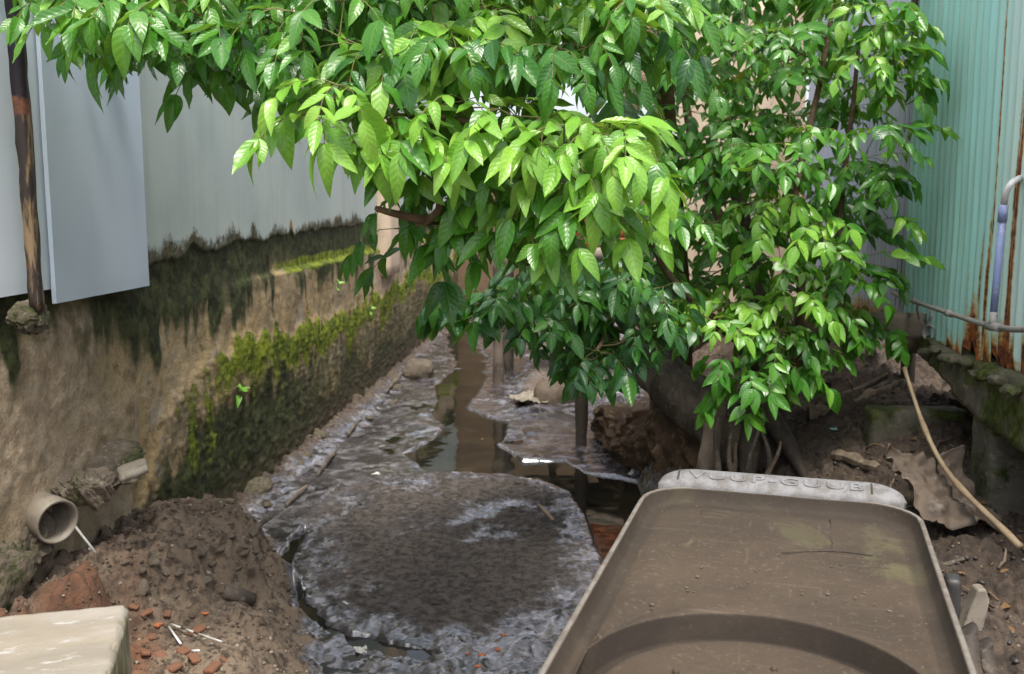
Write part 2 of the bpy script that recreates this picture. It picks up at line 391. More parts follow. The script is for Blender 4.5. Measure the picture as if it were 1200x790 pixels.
def tank_m(name='dusty_moulded_plastic', e1=(.175, .155, .133), e2=(.115, .096, .077)):
    m = Mat(name, .72, .3)
    e = m.attr('edge'); wet = m.attr('grime_shade')  # wet masks mud in the recess plus shade painted into the colour
    a = m.noise(3.2, 6, .65); b = m.noise(24, 6, .7); g = m.noise(140, 3, .75); s = m.noise(55, 2, .5)
    c = m.mix(m.rng(a, .34, .66), (.062, .044, .029), (.043, .031, .021))
    c = m.mix(m.math('MULTIPLY', m.rng(m.noise(2.6, 5, .7, 1.0), .56, .66), .55), c, (.105, .098, .045))
    c = m.mix(m.rng(b, .57, .70), c, (.046, .035, .025))
    c = m.mix(m.rng(g, .655, .72), c, (.18, .145, .108))
    c = m.mix(m.rng(s, .70, .745), c, (.045, .035, .024))
    c = m.mix(m.rng(m.noise(60, 4, .8), .56, .7), c, (.11, .085, .06))
    c = m.mix(m.math('MULTIPLY', m.rng(m.noise(1.7, 5, .7, .8), .45, .62), .45), c, (.040, .030, .021))
    c = m.mix(m.math('MULTIPLY', m.rng(m.noise(38, 3, .6, .4, stretch=(.12, 2.2, 1)), .63, .68), .22), c, (.15, .12, .09))
    c = m.mix(m.math('MULTIPLY', m.rng(m.noise(30, 3, .6, .4, stretch=(2.0, .15, 1)), .65, .69), .18), c, (.14, .11, .085))
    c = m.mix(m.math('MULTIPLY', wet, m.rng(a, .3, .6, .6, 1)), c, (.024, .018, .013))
    ee = m.rng(m.math('ADD', e, m.math('MULTIPLY', m.math('SUBTRACT', b, .5), .8)), .4, .75)
    c = m.mix(ee, c, m.mix(m.rng(b, .4, .62), e1, e2))
    return m.fin(c, m.rng(ee, 0, 1, .8, .6), m.bump(m.math('ADD', b, g), .22, .004))
M['tank'] = tank_m(); M['tank_flange'] = tank_m('worn_skylit_plastic', (.180, .178, .180), (.115, .106, .098))  # flange: pale wear plus bluish skylight painted into the colour

# ------------------------------------------------------------------ the ground: one sheet, canal bed, mounds and banks
def P(*pts): return [tuple(atZ(x, y, .02))[:2] for x, y in pts]
POOL = P((530,434),(513,451),(517,468),(510,482),(524,496),(513,513),(479,529),(499,547),(541,551),(600,553),(640,561),(672,574),(692,602),(702,628),(716,664),(760,690),(800,640),(775,598),(740,562),(680,552),(657,539),(609,539),(578,519),(589,507),(592,493),(570,488),(541,476),(558,456),(568,438))
ISLE = P((338,640),(345,600),(375,570),(440,553),(541,552),(640,562),(680,577),(700,628),(713,664),(703,700),(670,722),(560,752),(500,757),(425,741),(387,728),(357,698))
GAP = P((357,620),(340,640),(334,661),(353,703),(384,733),(425,749),(463,757),(505,766))
FARSTREAM = P((528,384),(540,400),(552,420),(548,440))
def seg_dist(x, y, a, b):
    ax, ay = a; bx, by = b; dx, dy = bx - ax, by - ay
    t = np.clip(((x - ax) * dx + (y - ay) * dy) / (dx * dx + dy * dy + 1e-12), 0, 1)
    return np.hypot(x - ax - t * dx, y - ay - t * dy)
def poly_sd(x, y, poly):
    d = np.full(np.shape(x), 1e9); ins = np.zeros(np.shape(x), bool)
    for i in range(len(poly)):
        a, b = poly[i], poly[(i + 1) % len(poly)]
        d = np.minimum(d, seg_dist(x, y, a, b))
        c = ((a[1] > y) != (b[1] > y)) & (x < (b[0] - a[0]) * (y - a[1]) / (b[1] - a[1] + 1e-12) + a[0]); ins ^= c
    return np.where(ins, -d, d)
def line_d(x, y, pts):
    d = np.full(np.shape(x), 1e9)
    for a, b in zip(pts[:-1], pts[1:]): d = np.minimum(d, seg_dist(x, y, a, b))
    return d
def ground(x, y, full=False):
    x = np.asarray(x, float); y = np.asarray(y, float)
    n1 = fbm(x * 2.5, y * 2.5, 4, 1) - .5; n2 = fbm(x * 9, y * 9, 4, 2) - .5; n3 = fbm(x * 32, y * 32, 3, 3) - .5; n4 = fbm(x * 85, y * 85, 2, 4) - .5
    wob = n2 * .10
    z = .014 + n1 * .045 + n2 * .020 + n3 * .003 + (.06 * n2 + .014 * n3) * ss(4.3, 3.8, y)
    dry = np.full(z.shape, .12) + n1 * .6
    lump = np.zeros(z.shape); red = np.zeros(z.shape)
    # the crusted mud island
    di = poly_sd(x, y, ISLE) + n1 * .42 + n2 * .22
    k = ss(.05, -.10, di)
    z = z * (1 - k * .8) + k * (.026 + (fbm(x * 11, y * 30, 4, 61) - .5) * .034 + (fbm(x * 60, y * 110, 2, 62) - .5) * .012 + n2 * .016 + n1 * .03)
    core = ss(.0, -.22, di + n2 * .5 + n1 * .3 + .22 * ss(-.35, .1, x + n1 * .6))
    dry = np.maximum(dry, k * (.34 + core * .40 + n1 * 1.4 + n2 * .7)); lump = np.maximum(lump, k)
    # sheets of wet silt on both sides of the stream
    # open water
    dp = poly_sd(x, y, POOL) + wob * .25
    w = ss(.045, -.04, dp); z = z * (1 - w) - .075 * w; dry = dry * (1 - w)
    dg = line_d(x, y, GAP) + n2 * .09 + np.abs(n1) * .04
    w = ss(.04, .008, dg); z = z * (1 - w) - .05 * w; dry = dry * (1 - ss(.10, .03, dg))
    df = line_d(x, y, FARSTREAM) + n2 * .1
    w = ss(.22, .08, df); z = z * (1 - w) + (-.018 + n2 * .05) * w
    # strip of silt climbing to the foot of the left wall
    s = ss(-1.62, -1.98, x + n1 * .12) * ss(4.2, 5.0, y); z = z + s * (.07 + n2 * .14 + n3 * .05); dry = np.maximum(dry, s * .85); foot = s
    # spoil heap against the left wall by the drain
    xe = np.interp(y, [2.6, 3.2, 3.9, 4.2, 4.6, 5.0], [-.78, -.85, -1.08, -1.27, -1.50, -1.75]) + n1 * .22 + n2 * .10
    xs_ = np.interp(y, [2.7, 3.3, 3.7, 4.15, 4.8], [-1.72, -1.50, -1.24, -1.36, -1.75]) + n2 * .30 + n1 * .10
    lowt = ss(.02, -.34, x - xe) * (.16 + n1 * .08) + ss(.03, -.05, x - xe) * (.02 + n3 * .03 + n2 * .05 + n4 * .008)
    plat = ss(.09, -.26, x - xs_) * ss(5.0, 3.9, y + n1 * .4) * (.17 + n1 * .12 + n2 * .09 + np.abs(n3) * .035 + n4 * .012)
    hz = (lowt + plat) * ss(5.1, 4.7, y)
    z = np.where(hz > 0, np.maximum(z, z * .3 + hz), z); dry = np.maximum(dry, ss(.01, .07, hz))
    w = ss(.036, .008, dg); z = z * (1 - w) - .05 * w; dry = dry * (1 - ss(.09, .02, dg))
    # red soil under the drain
    rd = np.exp(-(((x + 1.62) / .26) ** 2 + ((y - 2.95) / .42) ** 2)) + .8 * np.exp(-(((x + .98) / .20) ** 2 + ((y - 2.72) / .22) ** 2))
    red = ss(.25, .75, rd + n2 * .7)
    # right bank
    xb = np.interp(y, [2.0, 3.2, 4.0, 4.7, 5.4, 6.1, 6.9, 7.6, 9.0, 13], [.2, .25, .33, .36, .36, .27, .10, .02, .15, .3]) + n2 * .16
    face = ss(.0, .14, x - xb)
    top = np.interp(y, [2.5, 3.4, 4.2, 5.0, 6.0, 7.0, 8, 9], [.30, .24, .22, .25, .26, .16, .08, .06])
    rise = ss(.25, 1.5, x - xb) * np.interp(y, [3, 4.2, 5, 6, 7, 9, 12], [.06, .14, .32, .42, .5, .8, .9])
    bz = face * (top + n1 * .16 + n2 * .14 + n3 * .06 + n4 * .015) + rise
    z = np.where(face > 0, np.maximum(z * (1 - face) + bz, z), z)
    dry = np.maximum(dry, face * ss(.03, .16, bz) * .95)
    lump = lump * (1 - face)
    # pinkish silt flat under the slab
    p = ss(-.75, -.45, x + n2 * .2) * ss(7.6, 8.4, y + n1 * .6) * (1 - face); z = z + p * .06; dry = np.maximum(dry, p * .55)
    # the bank the photographer stands on
    nb = ss(3.15, 2.15, y); z = np.where(nb > 0, np.maximum(z, nb * (.50 + n2 * .05)), z); dry = np.maximum(dry, ss(.05, .2, nb))
    z = np.where(x < -2.0, np.minimum(z, .35), z)
    damp_shade = np.clip(ss(.05, .5, x + n1 * .4) * (.85 + n1 * .8 + n2 * .5) * ss(9.5, 7.5, y) + .30 * ss(.02, .2, n1 + .3 * n2) * ss(-.6, -1.0, x) + .8 * foot, 0, 1)  # damp soil; right bank also painted darker for shade under the shrub
    if full: return z, np.clip(dry, 0, 1), np.clip(lump, 0, 1), np.clip(red, 0, 1), damp_shade
    return z
def gz(x, y): return float(ground(np.array([x]), np.array([y]))[0])
ys = [2.2]
while ys[-1] < 24: ys.append(ys[-1] + max(.0075, .0027 * ys[-1]) if ys[-1] < 14 else ys[-1] + .25)
ys = np.array(ys); xs = np.concatenate([[-30, -12, -5, -3], np.linspace(-2.3, 2.2, 600), [2.6, 3.5, 6, 14, 30]])
ys = np.concatenate([[-30, -10, -3, 0, .6, 1.0, 1.3, 1.6, 1.8, 2.0], ys, [30, 60, 140]])
GX, GY = np.meshgrid(xs, ys)
gzv, gd, gl, gr, gdm = ground(GX, GY, True)
me = mesh('ground', np.stack([GX, GY, gzv], -1).reshape(-1, 3), gridf(len(ys), len(xs)), True, {'dry': gd, 'lump': gl, 'red': gr, 'damp_shade': gdm})
tag(link('ground', me, M['ground']), kind='structure')
wy = np.concatenate([np.arange(3.0, 7.5, .02), np.arange(7.5, 14.2, .05)]); WX, WY = np.meshgrid(np.linspace(-1.93, 1.3, 160), wy)
wz = (fbm(WX * 6, WY * 5, 3, 41) - .5) * .003
me = mesh('water', np.stack([WX, WY, wz], -1).reshape(-1, 3), gridf(len(wy), 160), True)
tag(link('water', me, M['water']), 'shallow black water lying in the canal bed', None, None, 'structure')

def drop(o, x, y, dz=0.0):
    o.location = (x, y, gz(x, y) + dz); return o

# ------------------------------------------------------------------ left side: old retaining wall, plaster, sheets, post
def left_wall():
    yy = [1.5]
    while yy[-1] < 15: yy.append(yy[-1] + max(.012, .0042 * yy[-1]))
    yy = np.array(yy); zz = np.linspace(-.25, 1.62, 170)
    Z, Y = np.meshgrid(zz, yy)
    n1 = fbm(Y * 1.6, Z * 1.6, 4, 5) - .5; n2 = fbm(Y * 7, Z * 5, 4, 6) - .5; n3 = fbm(Y * 30, Z * 24, 3, 7) - .5; st = fbm(Y * 9, Z * 1.1, 4, 8) - .5
    ledge = ss(5.0, 6.6, Y)
    x = -1.945 + n1 * .05 * ss(1.45, 1.1, Z) + n2 * .022 * ss(1.6, 1.2, Z) + n3 * .010 + ledge * .035 * ss(1.262, 1.243, Z + n2 * .012) - .008 * ss(1.2, 1.3, Z)
    zm = np.interp(Y, [3.4, 3.9, 4.3, 4.7, 5.3, 7, 9, 12], [.15, .36, .62, .80, .86, .80, .86, .9])
    zm = zm + st * .35 + n2 * .22
    low = ss(.07, -.07, Z - zm - n1 * .3)
    x = x + low * (.012 + np.abs(n3) * .035)
    bright = low * ss(-.34, -.04, Z - zm - n1 * .4) * ss(4.9, 6.3, Y + n1 * 1.2)
    ledgem = ss(.075, .02, np.abs(Z - 1.275 - n2 * .05)) * ss(5.4, 6.8, Y)
    moss = np.clip(bright * 1.0 + ledgem * .85 + .42 * low * ss(3.9, 4.3, Y) * ss(.2, .5, Z) * ss(8, 5, Y) * (.45 + 1.8 * (n1 + st)), 0, 1)
    topband = ss(.98, 1.36, Z + st * .38 + n1 * .3 + n2 * .15)
    streak = .8 * ss(.06, .26, st + n2 * .25 + .12 * ss(.7, 1.3, Z)) * ss(.75, 1.15, Z + st * .6)
    col = np.exp(-((Y - 4.12 - n2 * .25) / .17) ** 2) * ss(.80, 1.1, Z + n1 * .4)          # black run-off under the sheet's end
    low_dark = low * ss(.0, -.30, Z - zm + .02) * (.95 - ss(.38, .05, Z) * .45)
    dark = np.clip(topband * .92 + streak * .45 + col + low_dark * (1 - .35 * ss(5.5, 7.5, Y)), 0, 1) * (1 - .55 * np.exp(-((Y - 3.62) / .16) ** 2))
    damp_shade = np.clip(ss(.42, .12, Z + n1 * .4) * .8 * ss(3.6, 4.2, Y) + .45 * low, 0, 1)
    pink = np.clip(ss(.05, .2, n1 + .1) * ss(4.4, 3.7, Y) + ss(8.0, 8.8, Y) * ss(.8, .95, Z), 0, 1)
    v = np.stack([x, Y, Z], -1).reshape(-1, 3)
    root = empty('retaining_wall', (-2.1, 6, 0))
    tag(root, 'old stained render retaining wall with green moss along the left of the canal', 'wall')
    o = link('wall_face', mesh('wall_face', v, gridf(len(yy), len(zz))[:, ::-1], True, dict(dark=dark, moss=moss, damp_shade=damp_shade, pink=pink)), M['wall']); child(o, root)
    me = rough_box(.28, 13.6, 1.75, .3, .004, .01, 3); me.transform(Matrix.Translation((-2.13, 8.2, -.2)))
    child(link('wall_core', me, M['concrete_moss']), root)
    # moss tufts and grass blades growing on the wall
    vs = []; fs = []
    cand = np.argwhere(moss > .45); pick = cand[rng.integers(0, len(cand), 5200)]
    r_ = random.Random(3)
    for i, j in pick:
        p = Vector((x[i, j], Y[i, j], Z[i, j])) + Vector((-.004, r_.uniform(-.02, .02), r_.uniform(-.008, .008)))
        L = r_.uniform(.008, .026); d = Vector((r_.uniform(.3, 1), r_.uniform(-.7, .7), r_.uniform(-.9, .5))).normalized()
        s_ = d.cross(Vector((r_.random(), r_.random(), r_.random()))).normalized() * r_.uniform(.0012, .003); k = len(vs)
        vs += [p - s_, p + s_, p + d * L]; fs.append((k, k + 1, k + 2))
    o = link('moss_tufts', mesh('moss_tufts', vs, fs, False), M['moss_blade']); child(o, root); o['kind'] = 'stuff'
    return root
left_wall()
def plaster_wall():
    yy = np.concatenate([np.arange(4.0, 9.4, .02), np.arange(9.4, 15, .1)]); tt = np.linspace(0, 1, 60) ** 1.6
    T, Y = np.meshgrid(tt, yy)
    bot = 1.455 + (fbm(Y * 3, Y * 0 + 3, 4, 9) - .5) * .06 + (fbm(Y * 13, Y * 0 + 5, 4, 14) - .5) * .04 - .05 * ss(5.4, 4.4, Y) + .02 * ss(6, 8, Y) + .045 * np.exp(-((Y - 6.42) / .045) ** 2) + .05 * np.exp(-((Y - 4.78) / .09) ** 2)
    Z = bot + T * (3.05 - bot)
    n = fbm(Y * 1.2, Z * 1.2, 3, 10) - .5
    x = -1.940 + n * .010 - .018 * ss(.02, .0, Z - bot)
    peel = np.exp(-((Y - 6.42) / .05) ** 2) * ss(.11, .04, Z - bot) + np.exp(-((Y - 4.78) / .11) ** 2) * ss(.09, .03, Z - bot) + np.exp(-((Y - 7.6) / .10) ** 2) * ss(.15, .06, Z - bot) + .55 * ss(.04, .0, Z - bot)
    root = empty('plaster_wall', (-2.0, 6, 1.45))
    tag(root, 'smooth grey plastered wall standing on the mossy retaining wall', 'wall')
    child(link('plaster_face', mesh('plaster_face', np.stack([x, Y, Z], -1).reshape(-1, 3), gridf(len(yy), len(tt))[:, ::-1], True, dict(peel=peel, grime_shade=ss(.17, .0, Z - bot + (fbm(Y * 5, Z * 2, 4, 15) - .5) * .22))), M['plaster']), root)
    me = rough_box(.1, 11.0, 1.5, .6, .002, .01, 2); me.transform(Matrix.Translation((-2.0, 9.52, 1.54)))
    child(link('wall_core', me, M['concrete_pale']), root)
plaster_wall()
def sheet_panel(y0, y1, z0, z1, xf, mt, label):
    me = rough_box(.018, y1 - y0, z1 - z0, .05, .0009, .0015, 4, 3.0)
    me.polygons.foreach_set('use_smooth', [False] * len(me.polygons))
    me.transform(Matrix.Translation((xf - .012, (y0 + y1) / 2, z0)))
    o = link('wall_sheet', me, mt); tag(o, label, 'wall sheet')
    return o
p0 = atX(176, 332, -1.885)
sheet_panel(3.40, p0.y, 1.335, 3.08, -1.885, M['panel'], 'flat blue-grey wall sheet hung between the charred post and the plaster')
sheet_panel(1.6, 3.50, 1.385, 3.08, -1.912, M['panel_pale'], 'paler blue-white wall sheet on the other side of the charred post')
def charred_post():
    b = atX(44, 366, -1.835); t = atX(11, -60, -1.835)
    root = empty('charred_post', (b.x, b.y, b.z)); tag(root, 'charred and rusty square post fixed upright against the wall sheets', 'post')
    me = rough_box(.042, .050, 1.0, .03, .0035, .006, 8)
    d = (t - b); L = d.length + .25
    for v in me.vertices:
        s = v.co.z; q = b + d.normalized() * (s * L); v.co = (q.x + v.co.x, q.y + v.co.y, q.z)
    child(link('shaft', me, M['post']), root)
    me = rock_mesh(5, 4, .6, .6, .5, .7); me.transform(Matrix.Translation((b.x - .02, b.y + .0, b.z - .015)) @ Matrix.Diagonal((.06, .085, .075, 1)) @ Matrix.Rotation(.6, 4, 'Y'))
    child(link('cement_foot', me, M['rubble']), root)
charred_post()

def drain_pipe():
    c = atX(68, 612, -1.84); ax = Vector((.86, -.50, -.10)).normalized()
    root = empty('drain_pipe', c); tag(root, 'stubby grey drain pipe poking out of the wall above red soil', 'pipe')
    k = 40; ro, ri = .076, .068
    up = (Vector((0, 0, 1)) - ax * ax.z).normalized(); w = ax.cross(up)
    prof = [(-.40, ro), (-.075, ro), (-.07, ro + .004), (-.003, ro + .004), (0, ro + .002), (0, ri + .002), (-.05, ri - .001), (-.40, ri - .004)]
    vs = [c + ax * a + (up * math.cos(2 * math.pi * j / k) + w * math.sin(2 * math.pi * j / k)) * r for a, r in prof for j in range(k)]
    child(link('pipe_body', mesh('pipe_body', vs, [tuple(q) for q in gridf(len(prof), k, True)] + [tuple(range((len(prof) - 1) * k, len(prof) * k))]), M['pvc_drain']), root)
    child(MB().tube([c - ax * .33, c - ax * .34], .066, 24).build('pipe_back', M['wood_dark']), root)
    # broken cement collar round the pipe
    for i, (px, py, X, sx, sy, sz, rz) in enumerate([(126, 546, -1.88, .13, .21, .055, 10), (84, 566, -1.90, .075, .10, .045, 40), (112, 556, -1.88, .06, .08, .035, 20), (150, 538, -1.87, .05, .07, .03, 70), (98, 580, -1.83, .04, .05, .03, 10), (106, 574, -1.77, .07, .09, .055, 80), (30, 640, -1.96, .07, .14, .12, 0)]):
        q = atX(px, py, X); me = rock_mesh(30 + i, 4, .7, 1, .5, .7)
        me.transform(Matrix.Translation(q) @ Matrix.Rotation(R(rz), 4, 'Z') @ Matrix.Rotation(R(12), 4, 'X') @ Matrix.Diagonal((sx, sy, sz, 1)))
        child(link('cement_lump', me, M['rubble']), root)
    q = atX(158, 556, -1.66); me = rough_box(.11, .15, .035, .02, .006, .008, 9); me.transform(Matrix.Translation(q) @ Matrix.Rotation(R(28), 4, 'Z') @ Matrix.Rotation(R(-16), 4, 'Y'))
    child(link('cement_chip', me, M['stone_pale']), root)
drain_pipe()
a = atX(88, 617, -1.62); b_ = atX(112, 648, -1.55)
tag(MB().tube([a, b_], .0042, 8).build('thin_white_tube', M['pvc_grey']), 'thin white tube leaning from the drain pipe into the mud', 'tube')
for i, (px, py, X, s) in enumerate([(-6, 690, -1.93, (.08, .20, .14))]):
    q = atX(px, py, X); me = rock_mesh(60 + i, 4, .5, 1, .5, .6); o = link('foundation_boulder', me, M['rubble']); o.scale = s; o.location = q
    o.rotation_euler = (.2, .1, i); tag(o, 'dark mossy boulder at the foot of the wall left of the drain', 'boulder')

# pale concrete block in the near corner
A = atZ(150, 707, .80); ang = R(20)
me = rough_box(1.1, .85, .34, .010, .006, .009, 12, 9)
o = link('concrete_block', me, M['slab']); ca, sa = math.cos(ang), math.sin(ang)
o.location = (A.x - .55 * ca + .425 * sa, A.y - .55 * sa - .425 * ca, .80 - .34); o.rotation_euler = (0, 0, ang)
tag(o, 'pale flat concrete block with chipped mossy edge beside the red soil', 'concrete block')

# ------------------------------------------------------------------ right side: corrugated shed, beam, footing, pipes, plank
def corrugated(root, name, y0, y1, xw, zb, ztop, mt, rustf, chalkf, ragged, amp=.009, pitch=.076):
    n = int((y1 - y0) / pitch * 8); yy = np.linspace(y0, y1, n); tt = np.linspace(0, 1, 90) ** 1.5
    T, Y = np.meshgrid(tt, yy)
    rag = (fbm(Y * 14, Y * 0 + 1, 3, 12) - .5) * .20 + (np.abs((Y / pitch) % 1 - .5) - .25) * .17
    bot = zb + ragged(Y) * (rag)
    Z = bot + T * (ztop - bot)
    x = xw - amp * np.cos(2 * math.pi * Y / pitch) + (fbm(Y * .9, Z * .9, 3, 13) - .5) * .02 + ragged(Y) * .02 * ss(.10, 0, Z - bot) * (vn(Y * 11, Z * 4) - .4)
    o = link(name, mesh(name, np.stack([x, Y, Z], -1).reshape(-1, 3), gridf(len(yy), len(tt)), True, dict(rust=rustf(Y, Z - bot), chalk=chalkf(Y, Z))), mt)
    sm = o.modifiers.new('thickness', 'SOLIDIFY'); sm.thickness = .0012
    child(o, root); return o
def shed():
    X = 1.75
    root = empty('corrugated_shed', (X + .3, 4.6, 1.0)); tag(root, 'teal corrugated iron shed with rust-eaten lower edge', 'shed')
    def ragged(Y): return ss(5.05, 4.85, Y)
    lines = [(4.35, .012, 1, 0), (4.25, .012, 1, 0), (4.48, .010, .8, 0), (4.44, .008, .8, .9), (4.36, .016, 1, 0), (4.30, .010, .9, 0), (4.53, .014, .85, .75), (4.20, .015, 1, 0), (4.60, .012, .7, .55), (4.70, .008, .5, .45), (4.93, .006, .55, .5), (4.05, .02, 1, 0), (3.9, .03, 1, 0), (5.28, .008, .5, .35), (3.7, .03, 1, 0)]
    def rustf(Y, h):
        r = ragged(Y) * ss(.26, .0, h + (vn(Y * 25, Y * 0) - .5) * .22) * .58 + .3 * ss(.05, 0, h)
        for y, w, s, lim in lines:
            top = 9 if lim == 0 else lim; w = w * .62
            r = np.maximum(r, np.exp(-((Y - y - (vn(h * 3, h * 0 + y) - .5) * .012) / w) ** 2) * s * ss(top + .1, top - .1, h) * (.82 + .5 * (vn(h * 5, h * 0 + y * 9) - .4)))
        return np.clip(r + .25 * ss(4.7, 4.3, Y) * (vn(Y * 40, h * .6) - .3), 0, 1)
    def chalkf(Y, Z): return np.clip(ss(4.62, 4.25, Y) * .8 + .25 * (vn(Y * 30, Z * .5) - .4), 0, 1)
    corrugated(root, 'corrugated_sheet', 4.58, 5.63, X - .002, 1.0, 3.3, M['teal'], rustf, chalkf, ragged)
    corrugated(root, 'corrugated_sheet', 3.2, 4.66, X + .002, 1.0, 3.3, M['teal'], rustf, chalkf, ragged)
    # slim rusty stud where the teal sheet ends
    o = MB(); me = rough_box(.03, .05, 1.2, .03, .003, .004, 21); me.transform(Matrix.Translation((X - .022, 5.66, 2.38)))
    child(link('rusty_stud', me, M['wood_dark']), root)
    me = rough_box(.12, 3.0, 2.2, .4, .002, .01, 22); me.transform(Matrix.Translation((X + .11, 4.55, 1.08)))
    child(link('shed_frame', me, M['wood_dark']), root)
    me = rough_box(2.2, 2.44, .10, .3, .004, .01, 26); me.transform(Matrix.Translation((X + 1.19, 4.40, .93))); child(link('unseen_shed_floor', me, M['footing']), root)  # unseen floor slab, added to shade the ground below it
    me = rough_box(.12, 2.5, 3.2, .4, .004, .01, 27); me.transform(Matrix.Translation((X + 2.3, 4.40, .05))); child(link('unseen_back_wall', me, M['wood_dark']), root)  # unseen wall, added to stop light coming in from behind
    me = rough_box(2.1, .12, 3.1, .4, .004, .01, 28); me.transform(Matrix.Translation((X + 1.2, 3.16, .15))); child(link('end_wall', me, M['wood_dark']), root)
    root2 = empty('corrugated_fence', (X + .06, 7, 0.8)); tag(root2, 'pale lilac corrugated sheet fence behind the leafy shrub', 'fence')
    z0 = lambda Y: Y * 0
    def r2(Y, h): return ss(.22, .02, h) * .5 + .1 * vn(Y * 20, h)
    for k in range(3):
        corrugated(root2, 'corrugated_sheet', 5.68 + k * .95, 5.68 + (k + 1) * .95 + .04, X + .05 + .005 * (k % 2), .95, 3.7, M['lilac'], r2, lambda Y, Z: .5 * vn(Y * 4, Z), z0)
    me = rough_box(.08, 2.9, .1, .1, .003, .006, 23); me.transform(Matrix.Translation((X + .11, 7.1, .85))); child(link('bottom_rail', me, M['wood']), root2)
    for k in range(3):
        me = rough_box(.07, .07, 3.3, .1, .003, .006, 24 + k); me.transform(Matrix.Translation((X + .12, 5.9 + k * 1.2, .3))); child(link('fence_post', me, M['wood_dark']), root2)
shed()
def beam():
    root = empty('concrete_beam', (1.85, 4.3, .75)); tag(root, 'moss-covered concrete beam under the ragged edge of the shed', 'beam')
    n = 110; yy = np.linspace(3.1, 5.25, n); prof = 26; vs = []
    for i, y in enumerate(yy):
        zb = float(np.interp(y, [3.1, 4.0, 4.49, 5.04, 5.25], [.70, .72, .765, .90, .93])); zt = 1.0 - .01 * math.sin(y * 7)
        ring = [(1.70, zb)] + [(1.705 + .012 * k / 9, zb + (zt - zb) * k / 9) for k in range(1, 9)] + [(1.725, zt - .01), (1.76, zt), (1.9, zt), (2.05, zt), (2.05, zb), (1.9, zb), (1.8, zb)]
        for k, (x, z) in enumerate(ring):
            nn = float(fbm(y * 6, (x + z) * 6, 4, 31)) - .5; n2 = float(fbm(y * 26, (x - z) * 26, 3, 32)) - .5
            vs.append((x + nn * .04 + n2 * .018, y, z + nn * .035 + n2 * .012))
    m_ = len(ring)
    f = [tuple(q) for q in gridf(n, m_, True)] + [tuple(range(m_ - 1, -1, -1)), tuple(range((n - 1) * m_, n * m_))]
    child(link('beam_body', mesh('beam_body', vs, [q[::-1] for q in f]), M['concrete_moss']), root)
    for i in range(9):
        me = rock_mesh(200 + i, 2, .4, 1, .5); y = 4.05 + i * .125
        me.transform(Matrix.Translation((1.70 + random.uniform(-.02, .015), y, .975 + random.uniform(-.03, .01))) @ Matrix.Diagonal((.03 + random.random() * .03, .05, .025, 1)))
        child(link('mortar_lump', me, M['concrete_moss']), root)
    return root
beam()
me = rough_box(.42, .24, .62, .03, .008, .02, 41); o = link('concrete_footing', me, M['footing']); o.location = (1.93, 4.40, .17)
tag(o, 'short mossy concrete footing block holding up the beam', 'footing')
me = rough_box(.5, .16, .26, .03, .01, .02, 42); o = link('low_kerb_stone', me, M['concrete_moss']); o.location = (1.70, 5.2, gz(1.70, 5.2) - .17); o.rotation_euler = (0, 0, R(4))
tag(o, 'low dark kerb stone half buried under the shed', 'stone block')
def pipes():
    X = 1.66
    root = empty('supply_pipe', atX(1165, 384, X)); tag(root, 'grey water pipe running along the shed with a lilac-blue riser and white elbow', 'pipe')
    P_ = lambda px, py, x=X: atX(px, py, x)
    run = [P_(1046, 343), P_(1068, 352), P_(1100, 363), P_(1130, 373), P_(1150, 379), P_(1166, 383), P_(1185, 386), P_(1206, 386), P_(1260, 388)]
    child(MB().tube(run, [.010, .0105, .011, .0115, .012, .013, .013, .013, .013], 14).build('pipe_run', M['pvc_grey']), root)
    for px, py, r in ((1110, 366.5, .0165), (1070, 352.5, .014)):
        q = P_(px, py); q2 = P_(px + 5, py + 1.6); child(MB().tube([q, q2], r, 14).build('coupling', M['pvc_grey']), root)
    t0, t1, t2 = P_(1164, 388), P_(1164.5, 366), P_(1176, 246)
    child(MB().tube([P_(1158, 382), P_(1173, 384.5)], .018, 16).build('tee_fitting', M['pvc_grey']), root)
    child(MB().tube([t0, t1], .0165, 16).build('tee_fitting', M['pvc_grey']), root)
    child(MB().tube([t1, P_(1168, 330), t2], .0145, 16).build('riser', M['pvc_blue']), root)
    child(MB().tube([P_(1174.5, 260), P_(1176.5, 240)], .018, 16).build('coupling', M['pvc_blue']), root)
    child(MB().tube([P_(1176.2, 243), P_(1176.8, 236)], .0125, 12).build('metal_clip', M['pvc_grey']), root)
    el = [P_(1177, 238), P_(1178.5, 228), P_(1182, 219), P_(1187, 213.5, X + .02), P_(1193, 210, X + .06), P_(1197, 207.5, X + .11)]
    child(MB().tube(el, .0125, 14).build('elbow', M['pvc_white']), root)
pipes()
